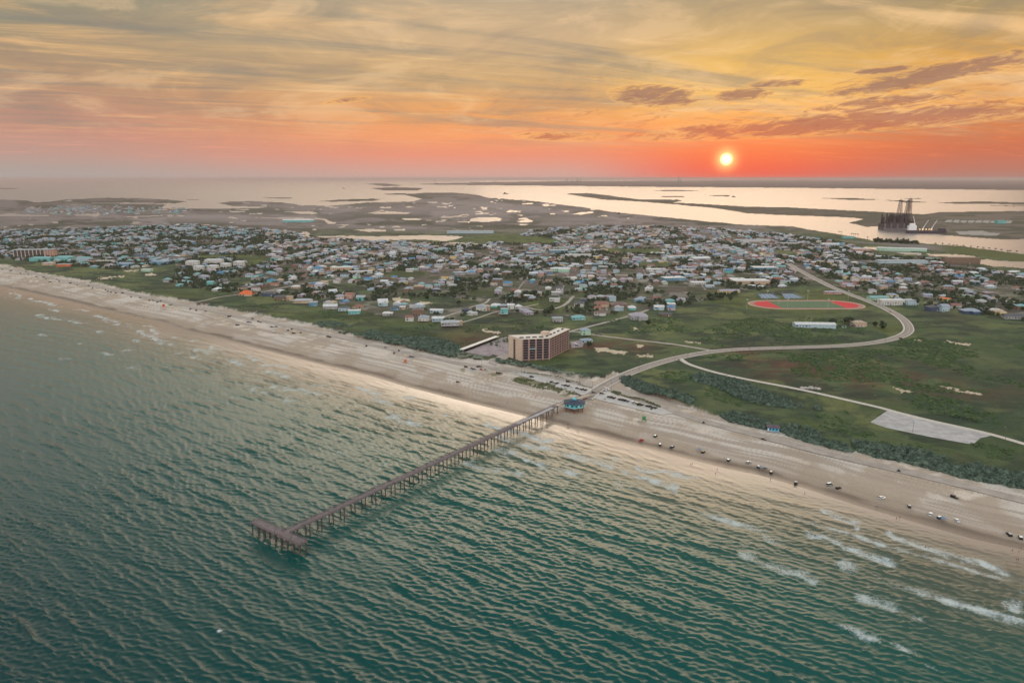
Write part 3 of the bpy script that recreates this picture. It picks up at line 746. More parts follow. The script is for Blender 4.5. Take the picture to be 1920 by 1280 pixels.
M['rust'] = prin('red_brown_post', (.20, .075, .055), .85, vary=.2)
M['turquoise'] = prin('turquoise_siding', (.08, .42, .50), .75, vary=.08, scale=.4)
M['turquoise_pale'] = prin('pale_turquoise_trim', (.30, .62, .66), .75, vary=.08)
M['navy_roof'] = prin('navy_shingles', (.028, .040, .075), .8, vary=.2, scale=.5)
M['orange'] = prin('orange_paint', (.55, .115, .045), .7, vary=.1)
M['green_paint'] = prin('green_paint', (.05, .20, .07), .7, vary=.15)
M['red'] = prin('red_paint', (.42, .03, .035), .45, vary=.08)
M['black'] = prin('black_paint', (.012, .012, .014), .35, vary=.1)
M['rubber'] = prin('tyre_rubber', (.02, .02, .02), .9, vary=.1)
M['white'] = prin('white_car_paint', (.72, .73, .75), .35, vary=.04)
M['silver'] = prin('silver_car_paint', (.36, .38, .40), .35, .4, vary=.05)
M['blue_car'] = prin('blue_car_paint', (.03, .06, .16), .35, vary=.08)
M['grey_cloth'] = prin('blue_grey_canopy', (.16, .20, .28), .9, vary=.1)

# ---------------------------------------------------------------- roads and lots
def ribbon(name, pts, w, z, mat, off=0.0, parent=None):
    P_ = pts; vs = []; fs = []
    for i, p in enumerate(P_):
        d = (P_[min(i + 1, len(P_) - 1)] - P_[max(i - 1, 0)]).normalized(); nrm = Vector((-d.y, d.x))
        for s_ in (-.5, 0, .5):
            q = p + nrm * (w * s_ + off); vs.append((q.x, q.y, z + (0.04 if s_ == 0 else 0)))
    for i in range(len(P_) - 1):
        for j in (0, 1):
            a = i * 3 + j; fs.append((a, a + 1, a + 4, a + 3))
    me = bpy.data.meshes.new(name); me.from_pydata(vs, [], fs); me.materials.append(mat)
    me.polygons.foreach_set('use_smooth', [True] * len(fs))
    me.update()
    if me.polygons[0].normal.z < 0: me.flip_normals()
    o = put(name, me); tag(o, kind='structure'); return o
def lot(name, pxs, z, mat):
    me = bpy.data.meshes.new(name); me.from_pydata([(*G(*p, z), z) for p in pxs], [], [tuple(range(len(pxs)))]); me.materials.append(mat); me.update()
    if me.polygons[0].normal.z < 0: me.flip_normals()
    o = put(name, me); return tag(o, kind='structure')
cr = ROADG['curved_road'][0]
ribbon('road', cr, 9.0, 2.16, M['asphalt'])
ribbon('footpath', cr, 2.6, 2.26, M['concrete'], 6.4)
ribbon('road_shoulder', cr, 1.6, 2.24, M['concrete'], -5.4)
ribbon('centre_line_marking', cr, 0.35, 2.235, M['yellow_paint'])
ribbon('sandy_road', ROADG['sandy_road'][0], 6.5, 2.12, M['packed_sand'])
ribbon('park_road', ROADG['park_road'][0], 6.0, 2.17, M['concrete'])
ribbon('side_road', ROADG['diagonal_road'][0], 6.0, 2.19, M['packed_sand'])
for k in ('lane_by_the_houses', 'hillside_lane', 'driveway_lane', 'shore_lane'):
    ribbon('lane', ROADG[k][0], ROADG[k][1], 2.15, M['packed_sand'])
BR = smooth_path([G(*p, 1.9) for p in [(-300, 465), (0, 502), (100, 522), (200, 540), (300, 563), (384, 580), (484, 600), (590, 622), (693, 645), (780, 665), (860, 680), (905, 687), (960, 695), (1020, 704), (1080, 717), (1130, 728), (1165, 734), (1210, 752), (1290, 780), (1360, 800), (1430, 818), (1520, 842), (1600, 861), (1700, 884), (1800, 908), (1920, 938), (2200, 1005)]], 12)
ribbon('beach_road', BR, 11.0, 1.98, M['packed_sand'])
lot('parking_lot', [(965, 700), (985, 697), (1040, 710), (1095, 724), (1122, 731), (1140, 733), (1190, 751), (1240, 764), (1262, 775), (1238, 777), (1200, 768), (1130, 751), (1098, 742), (1060, 730), (1010, 715)], 2.03, M['lot'])
lot('tower_parking_lot', [(871, 660), (938, 634), (956, 630), (960, 664), (935, 668), (925, 664), (917, 668)], 2.06, M['mauve_lot'])
lot('tower_driveway', [(915, 680), (925, 672), (945, 662), (957, 664), (952, 672), (935, 679), (930, 686)], 2.10, M['packed_sand'])
lot('tower_rear_lot', [(1070, 640), (1098, 636), (1092, 650), (1072, 652)], 2.06, M['mauve_lot'])
lot('gravel_lot', [(1632, 791), (1666, 768), (1700, 775), (1760, 790), (1850, 811), (1860, 816), (1838, 821), (1824, 833), (1740, 818), (1660, 801)], 2.10, M['gravel'])
# town streets laid out parallel to the main road
def town_dir():
    a = Vector(G(1600, 554, 2)); b = Vector(G(1500, 507, 2)); return (b - a).normalized()
TD = town_dir(); TN_ = Vector((-TD.y, TD.x))
def street_net():
    vs = []; fs = []
    o = Vector(G(1500, 507, 2))
    rnd = random.Random(4)
    segs = []
    for k in range(-28, 9):
        off = k * 88 + rnd.uniform(-8, 8)
        segs.append((o - TN_ * off * -1 - TD * 900, TD, 3600))
    for k in range(-7, 20):
        segs.append((o + TD * (k * 150 + rnd.uniform(-15, 15)) - TN_ * 3200, TN_, 6000))
    for si, (p, d, L) in enumerate(segs):
        nrm = Vector((-d.y, d.x)); st = 30.0
        t = 0.0; n_ = int(L / st)
        P_ = [p + d * (i * st) for i in range(n_ + 1)]
        X_ = np.array([q.x for q in P_]); Y_ = np.array([q.y for q in P_])
        px, py = to_px(X_, Y_, 2.0)
        ok = inpoly(px, py, TOWN) & (Y_ > 0) & (nshore(X_, Y_) < -150)
        for pl in OPENS: ok &= ~inpoly(px, py, pl)
        for pl in PONDS: ok &= ~inpoly(px, py, pl)
        ok &= fbm(X_, Y_, 260, 2, 500 + si % 7) > .36
        zz = np.array(ground_z(X_, Y_)) + .25; h = 1.9
        for i in range(n_):
            if ok[i] and ok[i + 1]:
                a, b_ = P_[i], P_[i + 1]; s0 = len(vs)
                vs += [(a.x + nrm.x * h, a.y + nrm.y * h, zz[i]), (b_.x + nrm.x * h, b_.y + nrm.y * h, zz[i + 1]), (b_.x - nrm.x * h, b_.y - nrm.y * h, zz[i + 1]), (a.x - nrm.x * h, a.y - nrm.y * h, zz[i])]
                fs.append((s0, s0 + 1, s0 + 2, s0 + 3))
    me = bpy.data.meshes.new('town_streets'); me.from_pydata(vs, [], fs); me.materials.append(prin('town_asphalt', (.20, .165, .165), .9, vary=.1, scale=.05)); me.update()
    tag(put('town_streets', me), kind='structure')
street_net()

# ---------------------------------------------------------------- the apartment tower by the beach
def make_tower():
    z0 = 2.3; FH = 2.95; NF = 8; base = 1.1; Ht = base + NF * FH + .9
    A, B, C_, D_ = [Vector(G(*p, z0)) for p in ((978.5, 676), (1031, 673.5), (954.5, 668.5), (1067, 655))]
    org = Vector((A.x, A.y, z0))
    t = thing('apartment_tower', org, 0, 'tan eight storey apartment tower with dark balconies beside the beach road', 'apartment block')
    L = lambda p: Vector((p.x - A.x, p.y - A.y))
    a, b, c_, d = L(A), L(B), L(C_), L(D_)
    u1 = (b - a).normalized(); dep = (c_ - a).length * .80
    n1 = (c_ - a).normalized()                      # depth direction of the left wing
    u2 = (d - b).normalized(); n2 = Vector((-u2.y, u2.x))
    if n2.dot(n1) < 0: n2 = -n2
    dep2 = 15.5
    c_ = a + n1 * (L(C_) - a).length
    # inner corner: intersection of the two rear faces
    def isect(p, r, q, s_):
        k = r.x * s_.y - r.y * s_.x; w = q - p
        return p + r * ((w.x * s_.y - w.y * s_.x) / k)
    inner = isect(c_, u1, b + n2 * dep2, u2)
    foot = [a, b, d, d + n2 * dep2, inner, c_]
    inset = 1.7                                     # balcony depth: the wall core stands behind the balconies
    m1 = Vector((-u1.y, u1.x)); m1 = m1 if m1.dot(n1) > 0 else -m1
    core_b = isect(a + m1 * inset, u1, b + n2 * inset, u2)
    core = [a + n1 * (inset / m1.dot(n1)) - u1 * 0, core_b, d + n2 * inset - u2 * .3, d + n2 * (dep2 - .1) - u2 * .3, inner, c_ ]
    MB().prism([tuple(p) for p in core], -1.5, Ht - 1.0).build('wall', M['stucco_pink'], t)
    # end wall: one tall pale slab with a slot of landings
    ed = (c_ - a); el = ed.length; e = ed / el; out = -m1.cross(Vector((0, 0, 1)).to_2d()) if False else None
    no = Vector((e.y, -e.x)); no = no if no.dot(u1) < 0 else -no
    def slab(s0, s1, th, zl, zh, name, mat, par):
        p = [a + e * s0, a + e * s1, a + e * s1 + no * th, a + e * s0 + no * th]
        return MB().prism([tuple(q) for q in p], zl, zh).build(name, mat, par)
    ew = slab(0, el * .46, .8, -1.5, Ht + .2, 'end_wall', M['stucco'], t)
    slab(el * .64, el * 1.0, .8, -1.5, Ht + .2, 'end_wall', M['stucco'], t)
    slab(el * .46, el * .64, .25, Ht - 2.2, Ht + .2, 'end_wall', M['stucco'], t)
    for k in range(NF + 1):
        s0, s1 = el * .46 + .15, el * .64 - .15
        p = [a + e * s0, a + e * s1, a + e * s1 + no * .12, a + e * s0 + no * .12]
        mb = MB().prism([tuple(q) for q in p], base + k * FH - .9 - .05, min(base + k * FH + 1.05, Ht - 2.25))
        mb.build('stair_window', M['glass'], t)
    # balconies: one part per flat
    def wing(p0, u, n, W_, bays, gap, fl=NF, rail_='rail', fin=-.35):
        nb = W_ / bays
        for i in range(bays + 1):
            q = p0 + u * (i * nb); w_ = gap / 2
            if i == 0: q = p0 + u * (w_ + .02)
            if i == bays: q = p0 + u * (W_ - w_ - .02)
            pts = [q - u * w_ + n * fin, q + u * w_ + n * fin, q + u * w_ + n * inset, q - u * w_ + n * inset]
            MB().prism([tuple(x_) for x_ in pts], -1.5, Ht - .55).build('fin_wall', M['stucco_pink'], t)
        for i in range(bays):
            for k in range(fl):
                s0 = i * nb + gap / 2 + .05; s1 = (i + 1) * nb - gap / 2 - .05
                z = base + k * FH
                q0, q1 = p0 + u * s0, p0 + u * s1
                mb = MB()
                mb.prism([tuple(q0), tuple(q1), tuple(q1 + n * (inset - .1)), tuple(q0 + n * (inset - .1))], z, z + .3, 0)
                mb.prism([tuple(q0 - n * .02), tuple(q1 - n * .02), tuple(q1 + n * .1), tuple(q0 + n * .1)], z + .3, z + 1.25, 1)
                mb.prism([tuple(q0 + n * (inset - .1)), tuple(q1 + n * (inset - .1)), tuple(q1 + n * (inset - .04)), tuple(q0 + n * (inset - .04))], z + .35, z + FH - .05, 2)
                mt = [M['stucco_pink'], M[rail_], M['glass']]
                if i == 1 and k == 4 and bays == 4: mt = [M['stucco_pink'], M['turquoise_pale'], M['glass']]
                ob = mb.build('balcony', mt, t)
                if i == 1 and k == 4 and bays == 4: ob['label'] = 'balcony with a pale blue towel hung along its rail'
    wing(a, u1, m1, (b - a).length, 4, 1.5)
    wing(b, u2, n2, (d - b).length, 8, .5, rail_='stucco_pink', fin=.45)
    slabw = MB()
    e2 = .5
    cen = sum(foot, Vector((0, 0))) / 6
    rf = [p + (p - cen).normalized() * .45 for p in foot]
    roof = MB().prism([tuple(p) for p in rf], Ht - .55, Ht + .25).build('roof', M['roof_white'], t)
    par = MB()
    for i in range(6):
        p, q = rf[i - 1], rf[i]; dd = (q - p).normalized(); nn = Vector((-dd.y, dd.x)) * .25
        par.prism([tuple(p - nn), tuple(q - nn), tuple(q + nn), tuple(p + nn)], Ht + .252, Ht + .75)
    par.build('parapet', M['roof_white'], roof)
    # lift house at the bend, and rows of cooling units
    k0 = inner - (u1 * 1 + n1 * 2)
    mb = MB(); q = b + (inner - b) * .72
    mb.prism([tuple(q - u2 * 4 - n2 * 3), tuple(q + u2 * 5 - n2 * 3), tuple(q + u2 * 5 + n2 * 4.5), tuple(q - u2 * 4 + n2 * 4.5)], Ht + .255, Ht + 4.2)
    mb.prism([tuple(q - u2 * 4.3 - n2 * 3.3), tuple(q + u2 * 5.3 - n2 * 3.3), tuple(q + u2 * 5.3 + n2 * 4.8), tuple(q - u2 * 4.3 + n2 * 4.8)], Ht + 4.2, Ht + 4.5)
    mb.build('lift_house', M['stucco'], t)
    def unit(p, u, n):
        mb = MB(); mb.prism([tuple(p - u * 2.4 - n * .6), tuple(p + u * 2.4 - n * .6), tuple(p + u * 2.4 + n * .6), tuple(p - u * 2.4 + n * .6)], Ht + .26, Ht + 1.45)
        for s_ in (-1.5, 0, 1.5): mb.bar((*(p + u * s_), Ht + 1.45), (*(p + u * s_), Ht + 1.65), .45, sides=8)
        mb.build('cooling_unit', M['dark'], roof)
    for s_ in (.10, .33, .56, .80): unit(a + u1 * ((b - a).length * s_) + n1 * 6, u1, n1)
    for s_ in (.10, .28, .46, .66, .88): unit(b + u2 * ((d - b).length * s_) + n2 * 6.5, u2, n2)
make_tower()

def make_carport():
    p, q = Vector(G(866, 661, 2.3)), Vector(G(936, 634.5, 2.3)); d = (q - p); L = d.length; ang = math.atan2(d.y, d.x)
    t = thing('carport', (p.x, p.y, 2.06), ang, 'long grey flat-roofed open carport beside the tower parking lot', 'carport')
    MB().box(0, L, 0, 6.5, 3.0, 3.3).build('roof', M['metal'], t)
    MB().box(0, L, 6.2, 6.4, 0, 2.98).build('back_wall', M['dark'], t)
    k = int(L / 5.5)
    for i in range(k + 1): MB().box(i * L / k - .12 if i else 0.05, i * L / k + .12 if i < k else L - .05, .15, .4, 0, 2.98).build('post', M['wood'], t)
make_carport()

# ---------------------------------------------------------------- fishing pier
PZ = 7.6
PA, PB = Vector(G(532, 999, PZ)), Vector(G(1108, 738.5, 3.0))
def make_pier():
    d = PB - PA; L = d.length; ang = math.atan2(d.y, d.x)
    t = thing('fishing_pier', (PA.x, PA.y, 0), ang, 'long weathered fishing pier with a T-shaped end standing in the green sea', 'pier')
    W_ = 5.0; Lf = L - 62                      # level part, then a ramp down to the lot
    def deckz(s): return PZ if s < Lf else PZ + (2.5 - PZ) * (s - Lf) / (L - Lf)
    mb = MB(); st = 2.9
    i = 0; s = 2.4
    while s < Lf:
        e = min(s + st, Lf)
        mb.box(s + .02, e - .02, -W_ / 2, W_ / 2, PZ - .35, PZ - (i % 3) * .012); s = e; i += 1
    mb.build('deck', M['deck'], t)
    mb = MB(); w2 = W_ / 2
    mb.add([(Lf, -w2, PZ - .4), (L, -w2, 2.1), (L, w2, 2.1), (Lf, w2, PZ - .4), (Lf, -w2, PZ), (L, -w2, 2.5), (L, w2, 2.5), (Lf, w2, PZ)], [(0, 3, 2, 1), (4, 5, 6, 7), (0, 1, 5, 4), (1, 2, 6, 5), (2, 3, 7, 6), (3, 0, 4, 7)])
    mb.build('entrance_ramp', M['stucco'], t)
    # landward stretch of pale boards
    MB().box(Lf - 62, Lf - 8, -1.7, 1.7, PZ + .004, PZ + .05).build('pale_deck_strip', M['deck_pale'], t)
    hA, hB = Vector(G(474, 977, PZ)), Vector(G(565, 1020, PZ))
    def loc(p): r = p - PA; ca_, sa_ = math.cos(-ang), math.sin(-ang); return Vector((r.x * ca_ - r.y * sa_, r.x * sa_ + r.y * ca_))
    la, lb = loc(hA), loc(hB)
    y0, y1 = min(la.y, lb.y), max(la.y, lb.y)
    x0 = -3.9; x1 = 2.3
    mb = MB(); y = y0; i = 0
    while y < y1:
        e = min(y + 2.9, y1); mb.box(x0, x1, y + .02, e - .02, PZ - .35, PZ + .002 - (i % 3) * .012); y = e; i += 1
    mb.build('head_deck', M['deck'], t)
    def rail(p, q, name='railing', par=t):
        mb = MB(); p = Vector(p); q = Vector(q); n_ = max(1, int((q - p).length / 2.2))
        for i in range(n_ + 1):
            s_ = p.lerp(q, i / n_); mb.bar((s_.x, s_.y, s_.z), (s_.x, s_.y, s_.z + 1.12), .07, sides=4)
        for h, th in ((1.12, .10), (.75, .05), (.42, .05), (.14, .05)): mb.bar((p.x, p.y, p.z + h), (q.x, q.y, q.z + h), th, sides=4)
        mb.build(name, M['wood'], par)
    for sy in (-1, 1):
        k = W_ / 2 * sy
        rail((x1 + .1, k, PZ), (Lf - 40, k, PZ)); rail((Lf, k, PZ), (L - 1, k, 2.6))
    rail((Lf - 40, W_ / 2, PZ), (Lf, W_ / 2, PZ)); 
    rail((x0, y0, PZ), (x0, y1, PZ)); rail((x0, y0, PZ), (x1, y0, PZ)); rail((x0, y1, PZ), (x1, y1, PZ)); rail((x1, y0, PZ), (x1, -W_ / 2, PZ)); rail((x1, W_ / 2, PZ), (x1, y1, PZ))
    # bents: a cross beam on two piles
    def pile(x, y, top=PZ - .9): MB().bar((x, y, -3.0), (x, y, top), .42, .38, sides=8).build('pile', M['pile'], t)
    nb = 33
    for i in range(nb):
        x = 8.0 + i * (Lf - 10.5) / (nb - 1)
        MB().box(x - .35, x + .35, -W_ / 2 - .3, W_ / 2 + .3, PZ - 1.0, PZ - .36).build('cross_beam', M['wood'], t)
        for y in (-1.9, 1.9): pile(x, y)
    for i in range(9):
        y = y0 + 1.0 + i * (y1 - y0 - 2.0) / 8
        MB().box(x0 - .2, x1 + .2, y - .35, y + .35, PZ - 1.0, PZ - .36).build('cross_beam', M['wood'], t)
        for x in (x0 + .8, x1 - .8): pile(x, y)
    for x, y in ((60, 1), (120, -1), (180, 1), (240, -1), (14, 1)):
        mb = MB().bar((x, y * (W_ / 2 + .1), PZ), (x, y * (W_ / 2 + .1), PZ + 4.2), .09, .06)
        mb.box(x - .15, x + .15, y * W_ / 2 - (.7 if y > 0 else 0), y * W_ / 2 + (.0 if y > 0 else .7), PZ + 4.2, PZ + 4.32)
        mb.build('lamp_post', M['dark'], t)
    for x, y in ((40, 2.0), (88, -2.0), (150, 2.0), (205, -2.0)):
        mb = MB().box(x - .9, x + .9, y - .25, y + .25, PZ + .40, PZ + .48).box(x - .8, x - .65, y - .2, y + .2, PZ, PZ + .4).box(x + .65, x + .8, y - .2, y + .2, PZ, PZ + .4)
        mb.build('bench', M['wood'], t)
    return ang, L, Lf
PIER_ANG, PIER_L, PIER_LF = make_pier()
def on_pier(s, y, z=PZ):
    c_, s_ = math.cos(PIER_ANG), math.sin(PIER_ANG)
    return Vector((PA.x + s * c_ - y * s_, PA.y + s * s_ + y * c_, z))
def pier_s(px, py):
    p = Vector(G(px, py, PZ + .8)) - PA; c_, s_ = math.cos(-PIER_ANG), math.sin(-PIER_ANG)
    return p.x * c_ - p.y * s_, p.x * s_ + p.y * c_

def make_pavilion():
    c0 = Vector(G(1078, 757, PZ - 2)); ang = PIER_ANG
    p = Vector(G(1077, 757, 7.5))
    t = thing('pier_pavilion', (p.x, p.y, 1.2), -math.atan2(p.x, p.y), 'turquoise hexagonal pavilion with navy hipped roof on red posts beside the pier', 'pavilion')
    R = 8.8; h0 = 4.4; h1 = 8.2
    hexa = [(R * math.cos(math.radians(60 * i + 30)) * 1.05, R * math.sin(math.radians(60 * i + 30)) * 1.05) for i in range(6)]
    MB().prism([(x * 1.08, y_ * 1.08) for x, y_ in hexa], h0 - .6, h0).build('floor_deck', M['wood'], t)
    w = MB().prism(hexa, h0 + .002, h1).build('wall', M['turquoise'], t)
    MB().prism([(x * 1.02, y_ * 1.02) for x, y_ in hexa], h0 + .05, h0 + .55).build('wall_band', M['turquoise_pale'], t)
    r0 = [(x * 1.22, y_ * 1.22) for x, y_ in hexa]; r1 = [(x * .22, y_ * .22) for x, y_ in hexa]
    rf = MB().prism(r0, h1 + .002, h1 + .25).prism(r0, h1 + .252, h1 + 2.2, top=r1).build('roof', M['navy_roof'], t)
    MB().prism([(x * .21, y_ * .21) for x, y_ in hexa], h1 + 2.202, h1 + 3.3).prism([(x * .30, y_ * .30) for x, y_ in hexa], h1 + 3.302, h1 + 3.9, top=[(x * .04, y_ * .04) for x, y_ in hexa]).build('cupola', M['turquoise'], rf)
    for i in range(6):
        a = Vector(hexa[i]); b_ = Vector(hexa[(i + 1) % 6]); d = (b_ - a); ln = d.length; d /= ln; no = Vector((d.y, -d.x))
        for k in (1, 2, 3):
            m = a + d * (ln * k / 4)
            q = [m - d * .8 - no * .02, m + d * .8 - no * .02, m + d * .8 + no * .10, m - d * .8 + no * .10]
            MB().prism([tuple(x_) for x_ in q], h0 + 1.1, h0 + 2.6).build('window', M['glass'] if k != 2 else M['turquoise_pale'], t)
    for i in range(6):
        x, y_ = hexa[i]; MB().bar((x * .95, y_ * .95, -1.2), (x * .95, y_ * .95, h0 - .602), .32, sides=8).build('post', M['rust'], t)
        x2, y2 = hexa[(i + 1) % 6]; MB().bar(((x + x2) * .45, (y_ + y2) * .45, -1.2), ((x + x2) * .45, (y_ + y2) * .45, h0 - .602), .28, sides=8).build('post', M['rust'], t)
make_pavilion()
# ---------------------------------------------------------------- vehicles
def car_meshes(kind, paint, roofp=None):
    """body, glasshouse and wheel meshes of a car seen from far above; nose along +x"""
    Ln, Wd = {'suv': (4.8, 1.95), 'car': (4.5, 1.8), 'pickup': (5.7, 2.0), 'van': (5.2, 2.0), 'buggy': (3.0, 1.5)}[kind]
    b = MB(); x = Ln / 2; y = Wd / 2; hb = {'suv': 1.05, 'car': .88, 'pickup': 1.08, 'van': 1.1, 'buggy': .7}[kind]
    b.prism([(-x, -y * .9), (-x + .2, -y), (x - .35, -y), (x, -y * .75), (x, y * .75), (x - .35, y), (-x + .2, y), (-x, y * .9)], .38, hb)
    c0, c1, ht = {'suv': (-x + .05, x - 1.5, 1.80), 'car': (-x + .7, x - 1.35, 1.45), 'pickup': (-.75, x - 1.6, 1.85), 'van': (-x + .05, x - .9, 2.1), 'buggy': (-.8, .6, 1.75)}[kind]
    base = [(c0, -y * .93), (c1, -y * .93), (c1, y * .93), (c0, y * .93)]
    top = [(c0 + .25, -y * .78), (c1 - .65, -y * .78), (c1 - .65, y * .78), (c0 + .25, y * .78)]
    g = MB().prism(base, hb + .002, ht - .09, top=top)
    rp = [(p[0] * 1.0, p[1] * 1.02) for p in top]
    b.prism(rp, ht - .088, ht, mi=1)
    if kind == 'pickup':
        b.box(-x + .1, c0 - .05, -y * .98, -y * .86, hb + .002, hb + .32); b.box(-x + .1, c0 - .05, y * .86, y * .98, hb + .002, hb + .32); b.box(-x + .02, -x + .09, -y * .9, y * .9, hb + .002, hb + .32)
    w = MB().bar((0, -.12, 0), (0, .12, 0), .36, sides=10)
    nm = kind + '_body'
    return (b.mesh('body', [paint, roofp or paint]), g.mesh('windows', M['glass']), w.mesh('wheel', M['rubber']), [(x * .62, y * .92), (x * .62, -y * .92), (-x * .62, y * .92), (-x * .62, -y * .92)])
CARS = {}
def car_proto(kind, paint, roofp=None):
    k = (kind, paint, roofp)
    if k not in CARS: CARS[k] = car_meshes(kind, M[paint], M[roofp] if roofp else None)
    return CARS[k]
CN = {'suv': 'suv', 'car': 'car', 'pickup': 'pickup truck', 'van': 'van', 'buggy': 'beach buggy'}
def place_car(p, rz, kind, paint, label, group, roofp=None, parts=True):
    bm_, gm, wm, ws = car_proto(kind, paint, roofp)
    t = thing('parked_' + kind, p, rz, label, CN[kind] if kind != 'car' else 'car', group)
    put('body', bm_, t); put('windows', gm, t)
    for wx, wy in ws: put('wheel', wm, t, (wx, wy, .36))
    return t
COLN = {'black': 'black', 'white': 'white', 'silver': 'silver', 'red': 'red', 'blue_car': 'dark blue', 'dark': 'charcoal'}
def shore_ang(x, y):
    a = np.array(SHORE); i = int(np.argmin((a[:, 0] - x) ** 2 + (a[:, 1] - y) ** 2)); i = min(max(i, 1), len(a) - 2)
    return math.atan2(a[i + 1][1] - a[i - 1][1], a[i + 1][0] - a[i - 1][0])
rc = random.Random(11)
right_cars = [(1202.5, 826.5, 'pickup', 'red', None), (1229, 818.5, 'suv', 'black', 'white'), (1237.5, 834.5, 'suv', 'black', 'white'), (1260, 839.5, 'pickup', 'dark', 'white'), (1318.5, 848.5, 'suv', 'black', None), (1366, 863.5, 'suv', 'black', 'white'),
              (1403.5, 868, 'suv', 'silver', 'white'), (1422.7, 876, 'suv', 'black', 'silver'), (1446, 886.5, 'suv', 'black', 'silver'), (1492, 907, 'pickup', 'black', 'white'), (1555.5, 909.5, 'van', 'silver', 'white'), (1572, 915.7, 'suv', 'black', None),
              (1653.5, 934.5, 'suv', 'white', None), (1704.7, 950, 'suv', 'black', 'silver'), (1744.7, 965, 'suv', 'white', None), (1763, 971.7, 'suv', 'blue_car', 'white'), (1794.5, 976.5, 'car', 'white', None), (1891.7, 1003, 'suv', 'black', 'silver'), (1913, 1009, 'suv', 'black', 'white')]
for i, (x, y, kd, pc, rp) in enumerate(right_cars):
    p = at(x, y); ra = shore_ang(p.x, p.y) + math.pi / 2 + rc.uniform(-.5, .5)
    place_car(p, ra, kd, pc, '%s %s%s, %s vehicle from the pier along the surf' % (COLN[pc], CN[kd], ' with %s roof' % rp if rp else '', ordinal(i)), 'vehicles parked along the surf right of the pier', rp)
for x, y, kd, pc, lb in [(1319.5, 793, 'buggy', 'black', 'small black beach buggy crossing pale sand beyond the surf-side cars'), (1431.5, 824, 'car', 'black', 'black car on the sand road near the small blue hut'),
                         (1789, 933, 'suv', 'black', 'lone black suv standing inland of three white vehicles on the beach'), (1685.4, 883.7, 'buggy', 'black', 'black beach buggy at the gap in the row of posts')]:
    p = at(x, y); place_car(p, shore_ang(p.x, p.y) + rc.uniform(-.3, .3), kd, pc, lb, None)
lotL = [(1034 + i * 5.3, 716.6 + i * 1.25) for i in range(13)]
lotR = [(1141 + i * 5.2, 744.2 + i * 1.24) for i in range(18)]
for row, nm, cnt in ((lotL, 'left', len(lotL)), (lotR, 'right', len(lotR))):
    seq = 0
    for i, (x, y) in enumerate(row):
        p = at(x, y + .6); p.z = 2.05
        pc = rc.choice(['black', 'black', 'dark', 'silver', 'blue_car', 'dark', 'silver', 'white'] if nm == 'left' else ['black', 'black', 'silver', 'dark', 'blue_car', 'black']); kd = rc.choice(['suv', 'car', 'car', 'suv'])
        if i % 5 == 3: continue
        seq += 1
        d = Vector(G(*row[-1])) - Vector(G(*row[0])); ra = math.atan2(d.y, d.x) + math.pi / 2 + .05
        place_car(p, ra, kd, pc, '%s %s, %s from the left in the row %s of the pier entrance' % (COLN[pc], CN[kd], ordinal(seq - 1), nm), 'cars in the row %s of the pier entrance' % nm)
oth = [(997, 707.5, 'suv', 'black', 'black suv alone in the empty left end of the pier parking lot'), (1065.6, 716.5, 'suv', 'black', 'black suv across the aisle from the parked row by the lamp post'), (1128.5, 738.7, 'suv', 'black', 'black suv turning at the end of the pier ramp'),
       (1133, 733.5, 'car', 'silver', 'silver car beside the grassy island at the road junction'), (1137, 731, 'van', 'white', 'white van beside the grassy island at the road junction'), (1113, 737, 'car', 'dark', 'charcoal car beside the foot of the pier ramp'),
       (874, 689, 'suv', 'black', 'black suv leftmost of the cluster below the apartment tower'), (885, 691.5, 'car', 'black', 'black car second from left in cluster below the tower'), (898, 688.5, 'pickup', 'dark', 'long charcoal pickup at the lamp post below the tower'),
       (889, 693, 'suv', 'blue_car', 'dark blue suv lowest of the cluster below the tower'), (911, 694, 'suv', 'silver', 'silver suv rightmost of the cluster below the tower'), (902.5, 693.5, 'car', 'red', 'red car in the cluster below the apartment tower'),
       (934, 700.5, 'suv', 'black', 'black suv left of two on sand right of tower cluster'), (937.5, 701, 'suv', 'dark', 'charcoal suv right of two on sand right of tower cluster'), (859, 719, 'suv', 'black', 'black suv alone on open sand left of the pier'),
       (1689, 635.5, 'suv', 'black', 'black suv driving on the bend of the curved road'), (1669, 585, 'car', 'red', 'red car driving on the curved road above the bend'), (1078, 646, 'van', 'white', 'white van parked beside the right end of the tower'), (1082, 648.5, 'suv', 'blue_car', 'dark blue suv parked beside the right end of the tower'),
       (1274, 674, 'car', 'silver', 'silver car waiting where the park road leaves the curved road'), (1119, 627.5, 'car', 'dark', 'charcoal car on the sandy road right of blue-roofed house'), (1127, 628, 'suv', 'black', 'black suv on the sandy road right of blue-roofed house')]
for x, y, kd, pc, lb in oth:
    p = at(x, y); p.z = max(p.z, 2.05) if y > 640 else 2.25
    place_car(p, rc.uniform(-.6, .2), kd, pc, lb, None)
left_cars = [(4, 506), (21, 508), (38.5, 513), (49, 510), (53, 514), (68, 519), (82, 520), (86, 523), (94, 529), (107, 524), (111, 528), (132, 531), (145, 535), (166, 536), (173.5, 541), (198, 544), (202, 547), (208, 548.5), (217, 550), (230, 550), (246, 557),
             (263, 558.5), (280, 564), (288, 564), (295, 567), (301, 565), (357, 580), (368, 582.5), (371, 571.5), (375, 571), (381, 570), (386, 584), (429, 594), (432, 592.5), (443, 610), (447, 610), (466, 604.5), (470, 605), (474, 598), (485, 603.5), (489, 604.5), (510, 613.5), (518, 612.7), (540, 620), (547, 617), (551, 625), (564, 624), (615.5, 631.5), (619, 632.5),
             (687, 649), (723, 652), (739, 662.5), (748, 658), (770, 669), (774, 669.5)]
